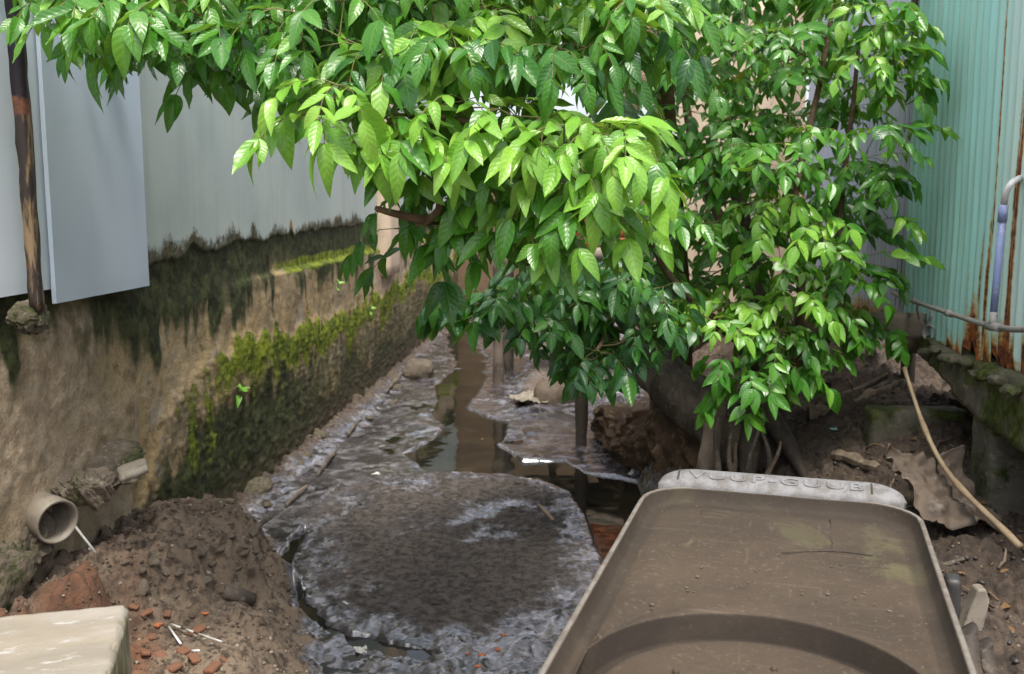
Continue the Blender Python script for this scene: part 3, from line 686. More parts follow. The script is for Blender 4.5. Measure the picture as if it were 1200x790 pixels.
def plank():
    y = 5.30; a, b = atY(1000, 366, y), atY(1086, 362, y)
    me = rough_box((b.x - a.x) + .3, .05, .135, .03, .003, .006, 51); o = link('timber_plank', me, M['plank'])
    o.location = ((a.x + b.x) / 2 - .15, y, a.z - .135); tag(o, 'weathered grey timber plank wedged level beside the shed corner', 'plank')
    c0, c1 = atY(1086, 388, 5.20), atY(1112, 392, 5.2)
    k = 26; ax = Vector((-.86, -.5, .02)).normalized(); c = atY(1088, 390, 5.17)
    root = empty('waste_pipe', c); tag(root, 'short open grey waste pipe end below the timber plank', 'pipe')
    up = Vector((0, 0, 1)); w = ax.cross(up); prof = [(-.22, .042), (-.0, .042), (0, .036), (-.22, .034)]
    vs = [c + ax * q + (up * math.cos(2 * math.pi * j / k) + w * math.sin(2 * math.pi * j / k)) * r for q, r in prof for j in range(k)]
    child(link('pipe_body', mesh('pipe_body', vs, gridf(len(prof), k, True)), M['pvc_grey']), root)
    # strap hanging from the pipe
    pts = [atX(1078 + dx, py, 1.655) for dx, py in ((0, 352), (-4, 362), (0, 376), (8, 381), (13, 374), (14, 362))]
    vs = []; fs = []
    for i, q in enumerate(pts):
        vs += [q + Vector((0, -.02, 0)), q + Vector((0, .02, 0))]
        if i: fs.append((2 * i - 2, 2 * i - 1, 2 * i + 1, 2 * i))
    o = link('pipe_strap', mesh('pipe_strap', vs, fs), M['pvc_grey']); s = o.modifiers.new('t', 'SOLIDIFY'); s.thickness = .003
    tag(o, 'bent grey strap hanging from the water pipe in front of the plank', 'strap')
plank()
def stick():
    a = atY(1060, 432, 4.95); b = atX(1196, 642, 1.60); b.z = max(b.z, gz(b.x, b.y) + .01)
    pts = [a.lerp(b, t) + Vector((-.055 * math.sin(math.pi * t), 0, -.06 * math.sin(math.pi * t) + .008 * math.sin(t * 9))) for t in np.linspace(0, 1, 16)]
    rad = [.0080 + .005 * t + (.004 if i % 5 == 0 else 0) for i, t in enumerate(np.linspace(0, 1, 16))]; rad[-1] = .013; rad[-2] = .015
    tag(MB().tube(pts, rad, 12).build('peeled_stick', M['bamboo']), 'long peeled yellowish stick leaning across the right bank', 'stick')
stick()

# ------------------------------------------------------------------ far end: slab on posts, brickwork, rear walls
def far_end():
    root = empty('slab_bridge', (.4, 9.3, 0)); tag(root, 'pale concrete slab on dark posts crossing behind the shrubs', 'bridge')
    z = atY(605, 291, 9.0).z
    me = rough_box(2.7, 1.1, .11, .08, .008, .015, 61); me.transform(Matrix.Translation((.66, 9.55, z - .11))); child(link('deck', me, M['stone_pale']), root)
    me = rough_box(2.6, .10, .20, .06, .006, .01, 62); me.transform(Matrix.Translation((.68, 9.25, z - .315))); child(link('edge_beam', me, M['wood_dark']), root)
    for i, (px, py, y) in enumerate([(579, 456, 0), (597, 432, 0), (648, 440, 0)]):
        q = atZ(px, py, .03); h = z - .11 - (-.25)
        me = rough_box(.10, .10, h, .06, .008, .012, 63 + i); me.transform(Matrix.Translation((q.x, 9.15 if i == 0 else 9.75, -.25))); child(link('bridge_post', me, M['wood_grey']), root)
    # low wall of orange bricks standing on the slab
    rt = empty('brick_wall', (-.35, 9.35, z)); tag(rt, 'low orange brick wall standing on the pale slab', 'wall')
    bme = rough_box(.20, .10, .085, .05, .003, .006, 70); bme.materials.append(M['brick']); k = 0
    for r_ in range(5):
        for c in range(5):
            x = -.58 + c * .212 + (.106 if r_ % 2 else 0)
            if random.random() < .06: continue
            o = bpy.data.objects.new('brick', bme); COL.objects.link(o); o.location = (x, 9.32 + random.uniform(-.006, .006), z + .004 + r_ * .097); child(o, rt)
    me = rough_box(1.12, .07, .48, .2, .002, .004, 71); me.transform(Matrix.Translation((-.10, 9.325, z + .002))); child(link('mortar', me, M['stone_pale']), rt)
    o = link('timber_post', rough_box(.085, .085, .62, .05, .008, .012, 66), M['wood_dark']); q = atZ(681, 524, .0); o.location = (q.x, q.y, -.08)
    tag(o, 'short dark timber post standing in the mud beside the black pool', 'post')
    o = link('rear_wall', rough_box(1.25, .16, 2.9, .25, .006, .02, 81), M['beige']); o.location = (1.18, 8.75, .55); tag(o, 'beige rendered wall showing through gaps in the shrub', 'wall')
    o = link('far_house', rough_box(9, .3, 3.0, .5, .006, .02, 82), M['white_wall']); o.location = (2.2, 14.5, -.2); tag(o, 'brown rendered house wall closing the far end of the canal', 'house')
    me = rough_box(.16, .55, 3.4, .1, .008, .02, 83); o = link('wall_pilaster', me, M['beige']); o.location = (-1.90, 9.35, 1.0); tag(o, 'pale tan pilaster at the end of the plaster wall', 'pilaster')
far_end()

# ------------------------------------------------------------------ the moulded tank cover in the foreground
def tank():
    zt = .93
    fl, fr = atZ(753, 577, zt), atZ(1073, 580, zt)
    vdir = (atZ(1135, 790, zt) - fr); ldir = (atZ(640, 790, zt) - fl); vd = ((vdir.normalized() + ldir.normalized()) / 2).normalized()
    ud = Vector((-vd.y, vd.x, 0)); 
    if ud.x < 0: ud = -ud
    W = (fr - fl).dot(ud); mid = (fl + fr) / 2
    Lh = 1.42
    O = mid + vd * (Lh / 2)
    root = empty('moulded_tank', (O.x, O.y, zt - .44)); root.rotation_euler = (0, 0, math.atan2(ud.y, ud.x))
    tag(root, 'dusty brown moulded rectangular tank with raised rim and round lid', 'tank')
    # local: x across, y away from the camera, z up with rim at .44
    N = 288; cy = atZ(893, 723, zt - .04); cloc = (cy - O); cyl = cloc.dot(-vd) - .302; cxl = cloc.dot(ud)
    cc = Vector((cxl, cyl))
    def rr(inset, rad, z):
        rad = rad + .045
        hx, hy = W / 2 - inset, Lh / 2 - inset; out = []
        for j in range(N):
            t = 2 * math.pi * j / N; d = Vector((math.cos(t), math.sin(t)))
            lo, hi = 0.0, 4.0
            for _ in range(40):
                md = (lo + hi) / 2; p = cc + d * md
                qx, qy = abs(p.x) - (hx - rad), abs(p.y) - (hy - rad)
                sd = math.hypot(max(qx, 0), max(qy, 0)) + min(max(qx, qy), 0) - rad
                if sd < 0: lo = md
                else: hi = md
            p = cc + d * lo; out.append((p.x, p.y, z))
        return out
    def ci(r, z): return [(cc.x + r * math.cos(2 * math.pi * j / N), cc.y + r * math.sin(2 * math.pi * j / N), z) for j in range(N)]
    T = .44
    loops = [(rr(.09, .06, 0), 0), (rr(.06, .07, .1), 0), (rr(.012, .085, T - .05), 0), (rr(.0, .09, T - .045), .3), (rr(.0, .09, T - .005), .7), (rr(.001, .089, T - .002), .9), (rr(.004, .088, T), 1), (rr(.010, .082, T), .8), (rr(.0125, .080, T - .002), .5), (rr(.0135, .079, T - .006), .1), (rr(.022, .07, T - .030), 0), (rr(.028, .066, T - .036), 0), (rr(.045, .06, T - .040), 0)]
    a = rr(.045, .06, T - .040); b = ci(.304, T - .040)
    for k in range(1, 14):
        t = k / 13; loops.append(([tuple(Vector(p).lerp(Vector(q), t) + Vector((0, 0, .004 * math.sin(t * 7)))) for p, q in zip(a, b)], 0))
    loops += [(ci(.3025, T - .0405), 0), (ci(.3015, T - .043), 0), (ci(.299, T - .088), 0), (ci(.296, T - .094), 0), (ci(.286, T - .098), 0), (ci(.27, T - .100), 0), (ci(.10, T - .100), 0)]
    V = np.array([p for l, _ in loops for p in l]); E = np.repeat([e for _, e in loops], N)
    GR = np.zeros(len(V)); rad_ = np.hypot(V[:, 0] - cc.x, V[:, 1] - cc.y); GR[(rad_ < .3026) & (V[:, 2] < T - .0402)] = .9  # recess ring: wet mud and painted shade together
    GR[9 * N:13 * N] = .6  # shade painted along the inner side of the rim
    nz = (fbm(V[:, 0] * 9, V[:, 1] * 9 + V[:, 2] * 5, 4, 91) - .5)
    V[:, 2] += nz * .003
    f = gridf(len(loops), N, True)
    o = link('tank_body', mesh('tank_body', V, f, True, dict(edge=E, grime_shade=GR)), M['tank'], root)
    prof = [(.273, T - .100), (.274, T - .088), (.2735, T - .084), (.271, T - .082), (.262, T - .0815), (.1, T - .078), (.002, T - .077)]
    V = np.array([p for r, z in prof for p in ci(r, z)]); E = np.repeat([0, .3, .85, .35, 0, 0, 0], N)
    V[:, 2] += (fbm(V[:, 0] * 8, V[:, 1] * 8, 3, 92) - .5) * .004
    lid = link('round_lid', mesh('round_lid', V, gridf(len(prof), N, True), True, dict(edge=E)), M['tank'], root)
    for px, py in ((792, 789), (907, 786)):
        q = atZ(px, py, zt - .08) - O
        me = rock_mesh(5, 2, .1); me.transform(Matrix.Translation((q.dot(ud), q.dot(-vd), T - .079)) @ Matrix.Diagonal((.007, .007, .009, 1)))
        me.attributes.new('edge', 'FLOAT', 'POINT'); link('bolt', me, M['tank'], lid)
    # two shallow raised pads on the floor
    for px, py, sx, sy in ((836, 618, .075, .11),):
        q = atZ(px, py, zt - .063) - O; me = rough_box(sx, sy, .005, .012, .0004, .002, 93); me.transform(Matrix.Translation((q.dot(ud), q.dot(-vd), T - .042)))
        me.attributes.new('edge', 'FLOAT', 'POINT'); link('raised_pad', me, M['tank'], root)
    # sloping lettered flange along the far rim
    n = 80; hw = W / 2 - .030; vs = []; ed = []
    ya = Lh / 2 - .012; sl = [(0, 0), (.012, .016), (.064, .034), (.072, .030), (.074, .018), (.074, -.05), (.03, -.06), (0, -.05)]
    for i in range(n):
        t = i / (n - 1) * 2 - 1; x = hw * t
        e = max(0, (abs(x) - (hw - .095)) / .095); k = math.sqrt(max(0, 1 - e * e)) if e > 0 else 1
        for dy, dz in sl: vs.append((x, ya + dy * k, T + (dz * (.15 + .85 * k) if dz > 0 else dz) + .001)); ed.append(1.25)
    m_ = len(sl); f = [tuple(q) for q in gridf(n, m_, True)] + [tuple(range(m_ - 1, -1, -1)), tuple(range((n - 1) * m_, n * m_))]
    fo = link('flange', mesh('flange', vs, f, True, dict(edge=ed)), M['tank_flange'], root)
    cu = bpy.data.curves.new('txt', 'FONT'); cu.body = 'VUUP-GUUB'; cu.size = .058; cu.extrude = .0025; cu.bevel_depth = .0012; cu.align_x = 'CENTER'; cu.align_y = 'CENTER'; cu.space_character = 1.25
    to = bpy.data.objects.new('txt', cu); COL.objects.link(to); dg = bpy.context.evaluated_depsgraph_get()
    tm = bpy.data.meshes.new_from_object(to.evaluated_get(dg)); bpy.data.objects.remove(to)
    xs_ = [v.co.x for v in tm.vertices]; sc = .455 / (max(xs_) - min(xs_))
    sa_ = math.atan2(.018, .052)
    q = atZ(908, 565, zt + .02) - O
    tm.transform(Matrix.Translation((q.dot(ud), ya + .036, T + .0250)) @ Matrix.Rotation(sa_, 4, 'X') @ Matrix.Diagonal((sc, .78, 1, 1)))
    at = tm.attributes.new('edge', 'FLOAT', 'POINT'); at.data.foreach_set('value', [.95] * len(tm.vertices))
    tm.materials.clear(); lo = link('embossed_lettering', tm, M['tank_flange'], fo)
    for sx in (-.255, .245):
        me = rough_box(.006, .05, .008, .006, .0005, .002, 94); me.transform(Matrix.Translation((q.dot(ud) + sx, ya + .038, T + .020)) @ Matrix.Rotation(sa_, 4, 'X'))
        me.attributes.new('edge', 'FLOAT', 'POINT'); link('moulded_bar', me, M['black_plastic'] if sx < 0 else M['tank'], fo)
    # grit and bits dried onto the floor of the tank
    base = rock_mesh(3, 1, .5, .7); bv = np.array([v.co[:] for v in base.vertices]); bf = np.array([p.vertices[:] for p in base.polygons]); vs = []; fs = []
    for k in range(420):
        u_, v_ = random.uniform(-W / 2 + .04, W / 2 - .04), Lh / 2 - random.uniform(.03, .85) 
        if (Vector((u_, v_)) - cc).length < .31: continue
        sz = .0006 + .0030 * random.random() ** 5; fs.append(bf + len(vs) * len(bv)); vs.append(bv * sz * np.array([1 + random.random(), 1, .7]) + np.array([u_, v_, T - .039]))
    g_ = link('grit', mesh('grit', np.concatenate(vs), np.concatenate(fs)), M['stone'], root); g_['kind'] = 'stuff'
    tw = [(.02 + .20 * t, Lh / 2 - .36 + .05 * math.sin(t * 2.2), T - .036) for t in np.linspace(0, 1, 8)]
    MB().tube(tw, .0012, 5).build('dried_stem', M['wood_dark'], root)
    tw = [(.13 + .004 * math.sin(t * 9), Lh / 2 - .07 - .22 * t, T - .037) for t in np.linspace(0, 1, 8)]
    MB().tube(tw, .0016, 5).build('dried_stem', M['wood_dark'], root)
    # side lugs
    for px, py, s in ((1116, 690, .09),):
        q = atZ(px, py, zt - .12) - O; me = rough_box(.035, .05, .10, .01, .002, .005, 95); me.transform(Matrix.Translation((q.dot(ud), q.dot(-vd), T - .19)))
        link('side_lug', me, M['black_plastic'], root)
    return root
tank()

# ------------------------------------------------------------------ debris
def scatter_obj(name, me, mt, x, y, s, rot, dz, label, cat, group):
    o = bpy.data.objects.new(name, me); COL.objects.link(o)
    if not me.materials: me.materials.append(mt)
    o.location = (x, y, gz(x, y) + dz); o.scale = s; o.rotation_euler = rot; tag(o, label, cat, group); return o
rk = random.Random(21)
stone_me = [rock_mesh(100 + i, 2, .7, .8, .95) for i in range(6)]; 
for m_ in stone_me: m_.materials.append(M['stone'])
pale_me = [rock_mesh(110 + i, 2, .4, .8, .7) for i in range(3)]
for m_ in pale_me: m_.materials.append(M['stone_pale'])
chip_me = []
for i in range(5):
    m_ = rough_box(1, .72, .42, .14, .05, .06, 120 + i, 2.0); m_.materials.append(M['brick_dusty'] if i < 4 else M['brick']); chip_me.append(m_)
def on_ground(px, py):
    """walk the sight line to the ground sheet"""
    d = ray(px, py).normalized(); lo = None
    t = np.arange(1.6, 14, .01); h = CAMZ + d.z * t - ground(d.x * t, d.y * t); k = np.argmax(h < 0)
    if h[k] < 0: return Vector((0, 0, CAMZ)) + d * float(t[k])
    return atZ(px, py, 0)
# stones on the spoil heap
for px, py in [(148,664),(162,672),(170,690),(215,690),(232,660),(250,668),(262,650),(285,645),(300,650),(238,690),(205,700),(268,632),(310,668),(180,655),(130,665),(245,625),(225,640),(196,665),(280,672),(320,640),(300,628),(150,640),(340,690),(360,720),(288,700),(265,712),(330,740),(225,675),(210,680),(290,660)]:
    p = on_ground(px + rk.uniform(-4, 4), py + rk.uniform(-4, 4)); s = rk.uniform(.009, .028)
    scatter_obj('stone', rk.choice(stone_me), None, p.x, p.y, (s * 1.3, s, s * .8), (rk.uniform(-.5, .5), rk.uniform(-.5, .5), rk.uniform(0, 6)), s * .0, 'small broken stone lying on the brown spoil heap', 'stone', 'stones on the spoil heap')
for px, py, s in [(232,742,.060),(178,748,.042),(188,770,.048),(215,766,.055),(228,775,.052),(172,720,.045),(205,785,.05),(250,785,.06),(185,735,.035),(196,722,.04),(170,770,.05),(157,717,.035),(240,720,.03),(262,775,.028)]:
    p = on_ground(px, py)
    scatter_obj('brick_fragment', rk.choice(chip_me), None, p.x, p.y, (s, s * .9, s * .8), (rk.uniform(-.3, .3), rk.uniform(-.3, .3), rk.uniform(0, 6)), -s * .08, 'broken piece of orange brick lying beside the pale concrete block', 'brick', 'brick fragments by the block')
for px, py, s in [(565,768,.03),(583,762,.028),(560,782,.025),(548,768,.02),(590,745,.022)]:
    p = on_ground(px, py)
    scatter_obj('brick_fragment', chip_me[4], None, p.x, p.y, (s, s * .8, s * .6), (0, 0, rk.uniform(0, 6)), -s * .1, 'small wet red brick chip lying in the shiny silt', 'brick', 'brick chips in the silt')
# striped straws
def rod(name, px0, py0, px1, py1, r, mt, label, cat, lift=.006, n=2, sag=0):
    a, b = on_ground(px0, py0), on_ground(px1, py1)
    pts = [a.lerp(b, t) for t in np.linspace(0, 1, max(n, 8))]
    pts = [Vector((p.x, p.y, max(p.z, gz(p.x, p.y)) + lift)) for p in pts] if n > 2 else [a + Vector((0, 0, lift)), b + Vector((0, 0, lift))]
    o = MB().tube(pts, r, 8).build(name, mt); tag(o, label, cat); return o
def straw():
    a, b = on_ground(201, 741), on_ground(260, 762); root = empty('striped_straw', a); tag(root, 'white banded straw lying among brick fragments', 'straw')
    a = a + Vector((0, 0, .03)); b = b + Vector((0, 0, .03))
    for t0, t1, w in ((0, .2, 1), (.2, .30, 0), (.30, .46, 1), (.46, .56, 0), (.56, 1, 1)):
        child(MB().tube([a.lerp(b, t0), a.lerp(b, t1)],   .0036 if w else .0034, 8).build('straw_band', M['white_plastic'] if w else M['wood_dark']), root)
straw()
rod('thin_rod', 198, 741, 212, 761, .004, M['pvc_white'], 'short grey-white rod crossing under the banded straw', 'rod', .02)
rod('thin_rod', 225, 766, 234, 766, .004, M['pvc_white'], 'tiny pale rod end below the banded straw', 'rod', .01)
rod('bamboo_piece', 631, 594, 648, 611, .010, M['bamboo'], 'short pale stick lying on the crusted mud', 'stick', .01)
rod('white_scrap', 402, 707, 408, 710, .005, M['white_plastic'], 'small white scrap in the mud between heap and silt', 'scrap', .006)
# short rotten log on the heap
a, b = on_ground(262, 697), on_ground(296, 708)
o = MB().tube([a + Vector((0, 0, .012)), a.lerp(b, .5) + Vector((0, 0, .018)), b + Vector((0, 0, .012))], [.026, .030, .028], 12).build('rotten_log', M['wood_grey']); tag(o, 'short rotten log half sunk in the spoil heap', 'log')
# flat pale litter
def flat(name, px, py, w, l, rz, mt, label, cat, crump=.01, tilt=(0, 0), dz=.006, seed=1):
    p = on_ground(px, py); n = 30
    u, v = np.meshgrid(np.linspace(-.5, .5, n), np.linspace(-.5, .5, n))
    er = 1 + (vn(u * 5 + seed, v * 5) - .5) * .35
    zz = (fbm(u * 3 + seed, v * 3, 3, seed) - .4) * crump * 2 + np.abs(fbm(u * 6 + seed, v * 6, 2, seed + 1) - .5) * crump * 1.6
    me = mesh(name, np.stack([u * w * er, v * l * er, zz], -1).reshape(-1, 3), gridf(n, n))
    o = link(name, me, mt); s_ = o.modifiers.new('t', 'SOLIDIFY'); s_.thickness = .003
    o.location = (p.x, p.y, p.z + dz); o.rotation_euler = (R(tilt[0]), R(tilt[1]), R(rz)); tag(o, label, cat); return o
flat('foam_scrap', 423, 764, .045, .05, 20, M['white_plastic'], 'small bluish-white foam scrap in the silt beside the heap', 'scrap')
flat('paper_scrap', 441, 557, .05, .035, 70, M['white_plastic'], 'flat whitish scrap on the edge of the crusted mud', 'scrap')
flat('plastic_sheet', 618, 470, .26, .30, 25, M['stone_pale'], 'pale crumpled plastic bag lying on the silt by the bridge post', 'bag', .05, (0, 0), .02, 4)
o = flat('crumpled_sheet', 1098, 595, .36, .42, 20, M['cloth'], 'crumpled brown sheet lying on the bank right of the tank', 'sheet', .09, (38, 10), .06, 6)
flat('rag', 958, 488, .20, .12, 30, M['wood'], 'torn brown rag of bark fibre lying on the bank under the shrub', 'rag', .05, (8, 0), .02, 8)
flat('turquoise_scrap', 976, 504, .045, .035, 10, simple('turquoise_scrap', (.22, .50, .42), (.3, .58, .5), 20, .5, .05), 'tiny turquoise plastic scrap on the bank under the shrub', 'scrap', .006)
flat('foil_scrap', 1068, 497, .10, .04, 40, M['black_plastic'], 'black glossy plastic scrap on the bank beside the stick', 'scrap', .03, (20, 0), .015, 3)
# wood pieces on the right bank
WL = ['splintered board end lying flat on the bank behind the tank', 'grey splintered stick lying up the bank under the shrub', 'flat weathered slat lying on the bank beside the stick', 'thin dark root crossing the mud right of the tank', 'short bleached branch lying on the bank below the leaves', 'brown split lath lying near the low kerb stone']
for i, (x0, y0, x1, y1, r, fl) in enumerate([(978,536,1030,551,.030,.35),(960,480,1040,440,.016,.7),(1000,478,1050,452,.024,.4),(1085,668,1130,662,.010,1),(940,456,990,428,.012,1),(1010,462,1062,448,.018,.4)]):
    a, b = on_ground(x0, y0), on_ground(x1, y1); mb = MB()
    pts = [a.lerp(b, t) + Vector((0, 0, .012 + .01 * math.sin(5 * t + i))) for t in np.linspace(0, 1, 9)]
    pts = [Vector((p.x, p.y, max(p.z, gz(p.x, p.y) + r * fl * .4))) for p in pts]
    mb.tube(pts, [r * (1 - .35 * abs(t - .4)) * (1 + .25 * math.sin(i + t * 17)) for t in np.linspace(0, 1, 9)], 7)
    zc = a.z
    o = mb.build('wood_scrap', M['wood'] if i % 2 == 0 else M['wood_grey'], None, False); tag(o, WL[i], 'wood')
# stakes and bracket right of the tank
for i, (px, py, px2, py2, r) in enumerate([(1134, 735, 1142, 800, .022), (1152, 752, 1166, 810, .020)]):
    a = atY(px, py, 2.62); b = atY(px2, py2, 2.5)
    me = rough_box(r * 2, r * 1.6, 1, .02, .003, .006, 130 + i)
    for v in me.vertices: q = b.lerp(a, v.co.z); v.co = (q.x + v.co.x, q.y + v.co.y, q.z + (v.co.x * .6 if v.co.z > .9 else 0))
    o = link('wooden_stake', me, M['wood_dark']); tag(o, ['dark rotten stake close against the right side of the tank', 'dark splintered stake standing beside the rotten one near the tank'][i], 'stake')
def bracket():
    c = atY(1140, 722, 2.80); vs = []
    prof = [(-.028, -.05), (.010, .078), (.034, .080), (.046, .040), (.03, -.05)]
    for dy in (0, .05): vs += [c + Vector((x, dy, z)) for x, z in prof]
    n = len(prof); f = [tuple(range(n - 1, -1, -1))[::-1], tuple(range(n, 2 * n))[::-1]] + [(i, i + n, (i + 1) % n + n, (i + 1) % n) for i in range(n)]
    o = link('plastic_wedge', mesh('plastic_wedge', vs, f, False), M['pvc_drain']); b = o.modifiers.new('b', 'BEVEL'); b.width = .006; b.segments = 2
    tag(o, 'upright grey plastic wedge poking up beside the tank', 'wedge')
bracket()
# rocks by the wall foot
for i, (px, py, s) in enumerate([(492, 434, (.17, .15, .13))]):
    p = on_ground(px, py + 8); o = link('boulder', rock_mesh(140, 3, .35, .9, .5), M['stone']); o.location = (p.x, p.y, p.z + .06); o.scale = s; tag(o, 'rounded tan boulder at the wall foot by the stream', 'boulder')
r2 = random.Random(5)
base_me = [rock_mesh(150 + i, 2, .45, .7, .6) for i in range(5)]
for m_ in base_me: m_.materials.append(M['rubble'])
for i in range(24):
    y = 4.3 + i * .21 + r2.uniform(-.12, .12); x = -1.86 + r2.uniform(-.05, .12) * (1 if i % 3 else 2); s = r2.uniform(.02, .085)
    scatter_obj('footing_stone', r2.choice(base_me), None, x, y, (s * .8, s * 1.7, s * .7), (r2.uniform(-.3, .3), r2.uniform(-.3, .3), r2.uniform(-.5, .5)), .0, 'muddy stone in the row along the retaining wall foot', 'stone', 'stones along the wall foot')
for i, (x0, y0, x1, y1) in enumerate([(300, 625, 345, 590), (335, 596, 378, 556), (372, 560, 402, 520), (408, 512, 440, 470), (282, 608, 318, 628), (452, 462, 480, 430)]):
    a, b = on_ground(x0, y0), on_ground(x1, y1); dz = Vector((0, 0, .03))
    b = a.lerp(b, .35 + .2 * (i % 3))
    mb = MB(); mb.tube([a + dz * .6, a.lerp(b, .5) + dz * .9, b + dz * .6], [.010, .014, .008], 6)
    o = mb.build('rotten_lath', M['wood_grey'], None, False); tag(o, 'muddy rotten lath lying along the retaining wall foot', 'lath', 'laths along the wall foot')
# wood and roots under the shrub: leaning slab, log, stump
def tubeobj(name, pts, rad, mt, k=12, amp=.0, seed=0, parent=None):
    P_ = [Vector(p) for p in pts]; out = []; rr_ = []
    n = len(P_); m_ = 6 * (n - 1) + 1
    for i in range(m_):
        t = i / 6; a = int(min(t, n - 2)); f = t - a
        p0, p1, p2, p3 = P_[max(a - 1, 0)], P_[a], P_[a + 1], P_[min(a + 2, n - 1)]
        out.append(.5 * ((2 * p1) + (p2 - p0) * f + (2 * p0 - 5 * p1 + 4 * p2 - p3) * f * f + (3 * p1 - p0 - 3 * p2 + p3) * f ** 3)); rr_.append(rad[a] * (1 - f) + rad[a + 1] * f)
    mb = MB(); mb.tube(out, rr_, k)
    if amp:
        nv = []
        for i, v in enumerate(mb.v):
            c = out[min(i // k, m_ - 1)]; d = Vector(v) - c; s = float(fbm(i % k * .7, i // k * .55, 3, seed)) - .5; nv.append(tuple(c + d * (1 + s * amp)))
        mb.v = nv
    o = mb.build(name, mt); 
    if parent: child(o, parent)
    return o
o = tubeobj('fallen_trunk', [atY(738, 405, 5.9), atY(772, 430, 5.7), atY(808, 470, 5.45), atY(850, 505, 5.25), atY(866, 545, 5.2)], [.10, .13, .14, .12, .09], M['wood_grey'], 22, .7, 3)
tag(o, 'thick grey fallen trunk leaning down the bank under the shrubs', 'log')
me = rough_box(.10, .03, 1, .03, .004, .006, 160); a, b = atY(826, 556, 4.98), atY(850, 424, 5.08); b2 = a - (b - a) * .15
for v in me.vertices: q = b2.lerp(b, v.co.z); v.co = (q.x + v.co.x, q.y + v.co.y, q.z)
tag(link('leaning_board', me, M['wood_grey']), 'narrow grey board leaning upright against the fallen trunk', 'board')
def soil_lump():
    # eroded edge of the right bank, overhanging the pool
    pl = [(.02, 7.05), (.12, 6.6), (.22, 6.2), (.30, 5.85), (.40, 5.55), (.56, 5.32), (.80, 5.12), (1.0, 5.0)]
    u = np.linspace(0, 1, 150); k = np.linspace(0, 1, len(pl)); cx = np.interp(u, k, [p[0] for p in pl]); cy_ = np.interp(u, k, [p[1] for p in pl])
    v = np.linspace(0, 1, 70); U, Vv = np.meshgrid(u, v, indexing='ij'); X = cx[:, None] + 0 * Vv; Y = cy_[:, None] + 0 * Vv
    top = .26 + .30 * np.exp(-((U - .55) / .22) ** 2) + (fbm(U * 9, U * 0, 3, 50) - .5) * .25
    n1 = fbm(U * 9, Vv * 3.2, 4, 51) - .5; n2 = fbm(U * 34, Vv * 11, 4, 52) - .5
    caves = ss(.03, .16, fbm(U * 13 + 4, Vv * 2.6, 3, 53) - .5)
    out = -.10 + .09 * np.sin(np.clip(Vv * 1.25, 0, 1) * 2.4) + n1 * .16 + n2 * .10 - caves * .12
    back = ss(.72, 1.0, Vv)
    nx_, ny_ = -.82, -.57
    X = X + nx_ * out - nx_ * back * .40; Y = Y + ny_ * out - ny_ * back * .40
    Z = -.08 + (top + .08) * np.minimum(1, Vv / .78) ** .9 + n2 * .03 - back * .10
    o = link('earth_bank', mesh('earth_bank', np.stack([X, Y, Z], -1).reshape(-1, 3), gridf(150, 70)), simple('eroded_earth', (.105, .068, .041), (.060, .040, .026), 7, .9, .8, .014, None, .2, (.175, .120, .075), 16))
    tag(o, kind='structure')
    me = rock_mesh(171, 3, .4, 1, .4); o = link('earth_lump', me, M['cloth']); c = on_ground(655, 468); o.location = (c.x, c.y, c.z + .02); o.scale = (.22, .2, .16); tag(o, 'low tan mound of silt behind the black post', 'earth lump')
soil_lump()

for i, (px, py, h, lean) in enumerate([(838, 552, .26, .02), (862, 556, .20, -.03), (876, 552, .24, .05), (893, 556, .16, .09), (908, 552, .20, -.06), (852, 556, .15, .06)]):
    p = atY(px, py, 4.88 + .02 * i); me = rough_box(.045, .02, 1, .02, .003, .004, 180 + i)
    for v in me.vertices: t = v.co.z; v.co = (p.x + v.co.x * (1 - .75 * t) + lean * t + .012 * math.sin(t * 6 + i), p.y + v.co.y + .05 * t, p.z - .12 + (h + .12) * t)
    tag(link('wood_sliver', me, M['wood'] if i % 2 else M['wood_grey']), 'upright splintered sliver of wood at the foot of the stump', 'wood', 'slivers at the stump')
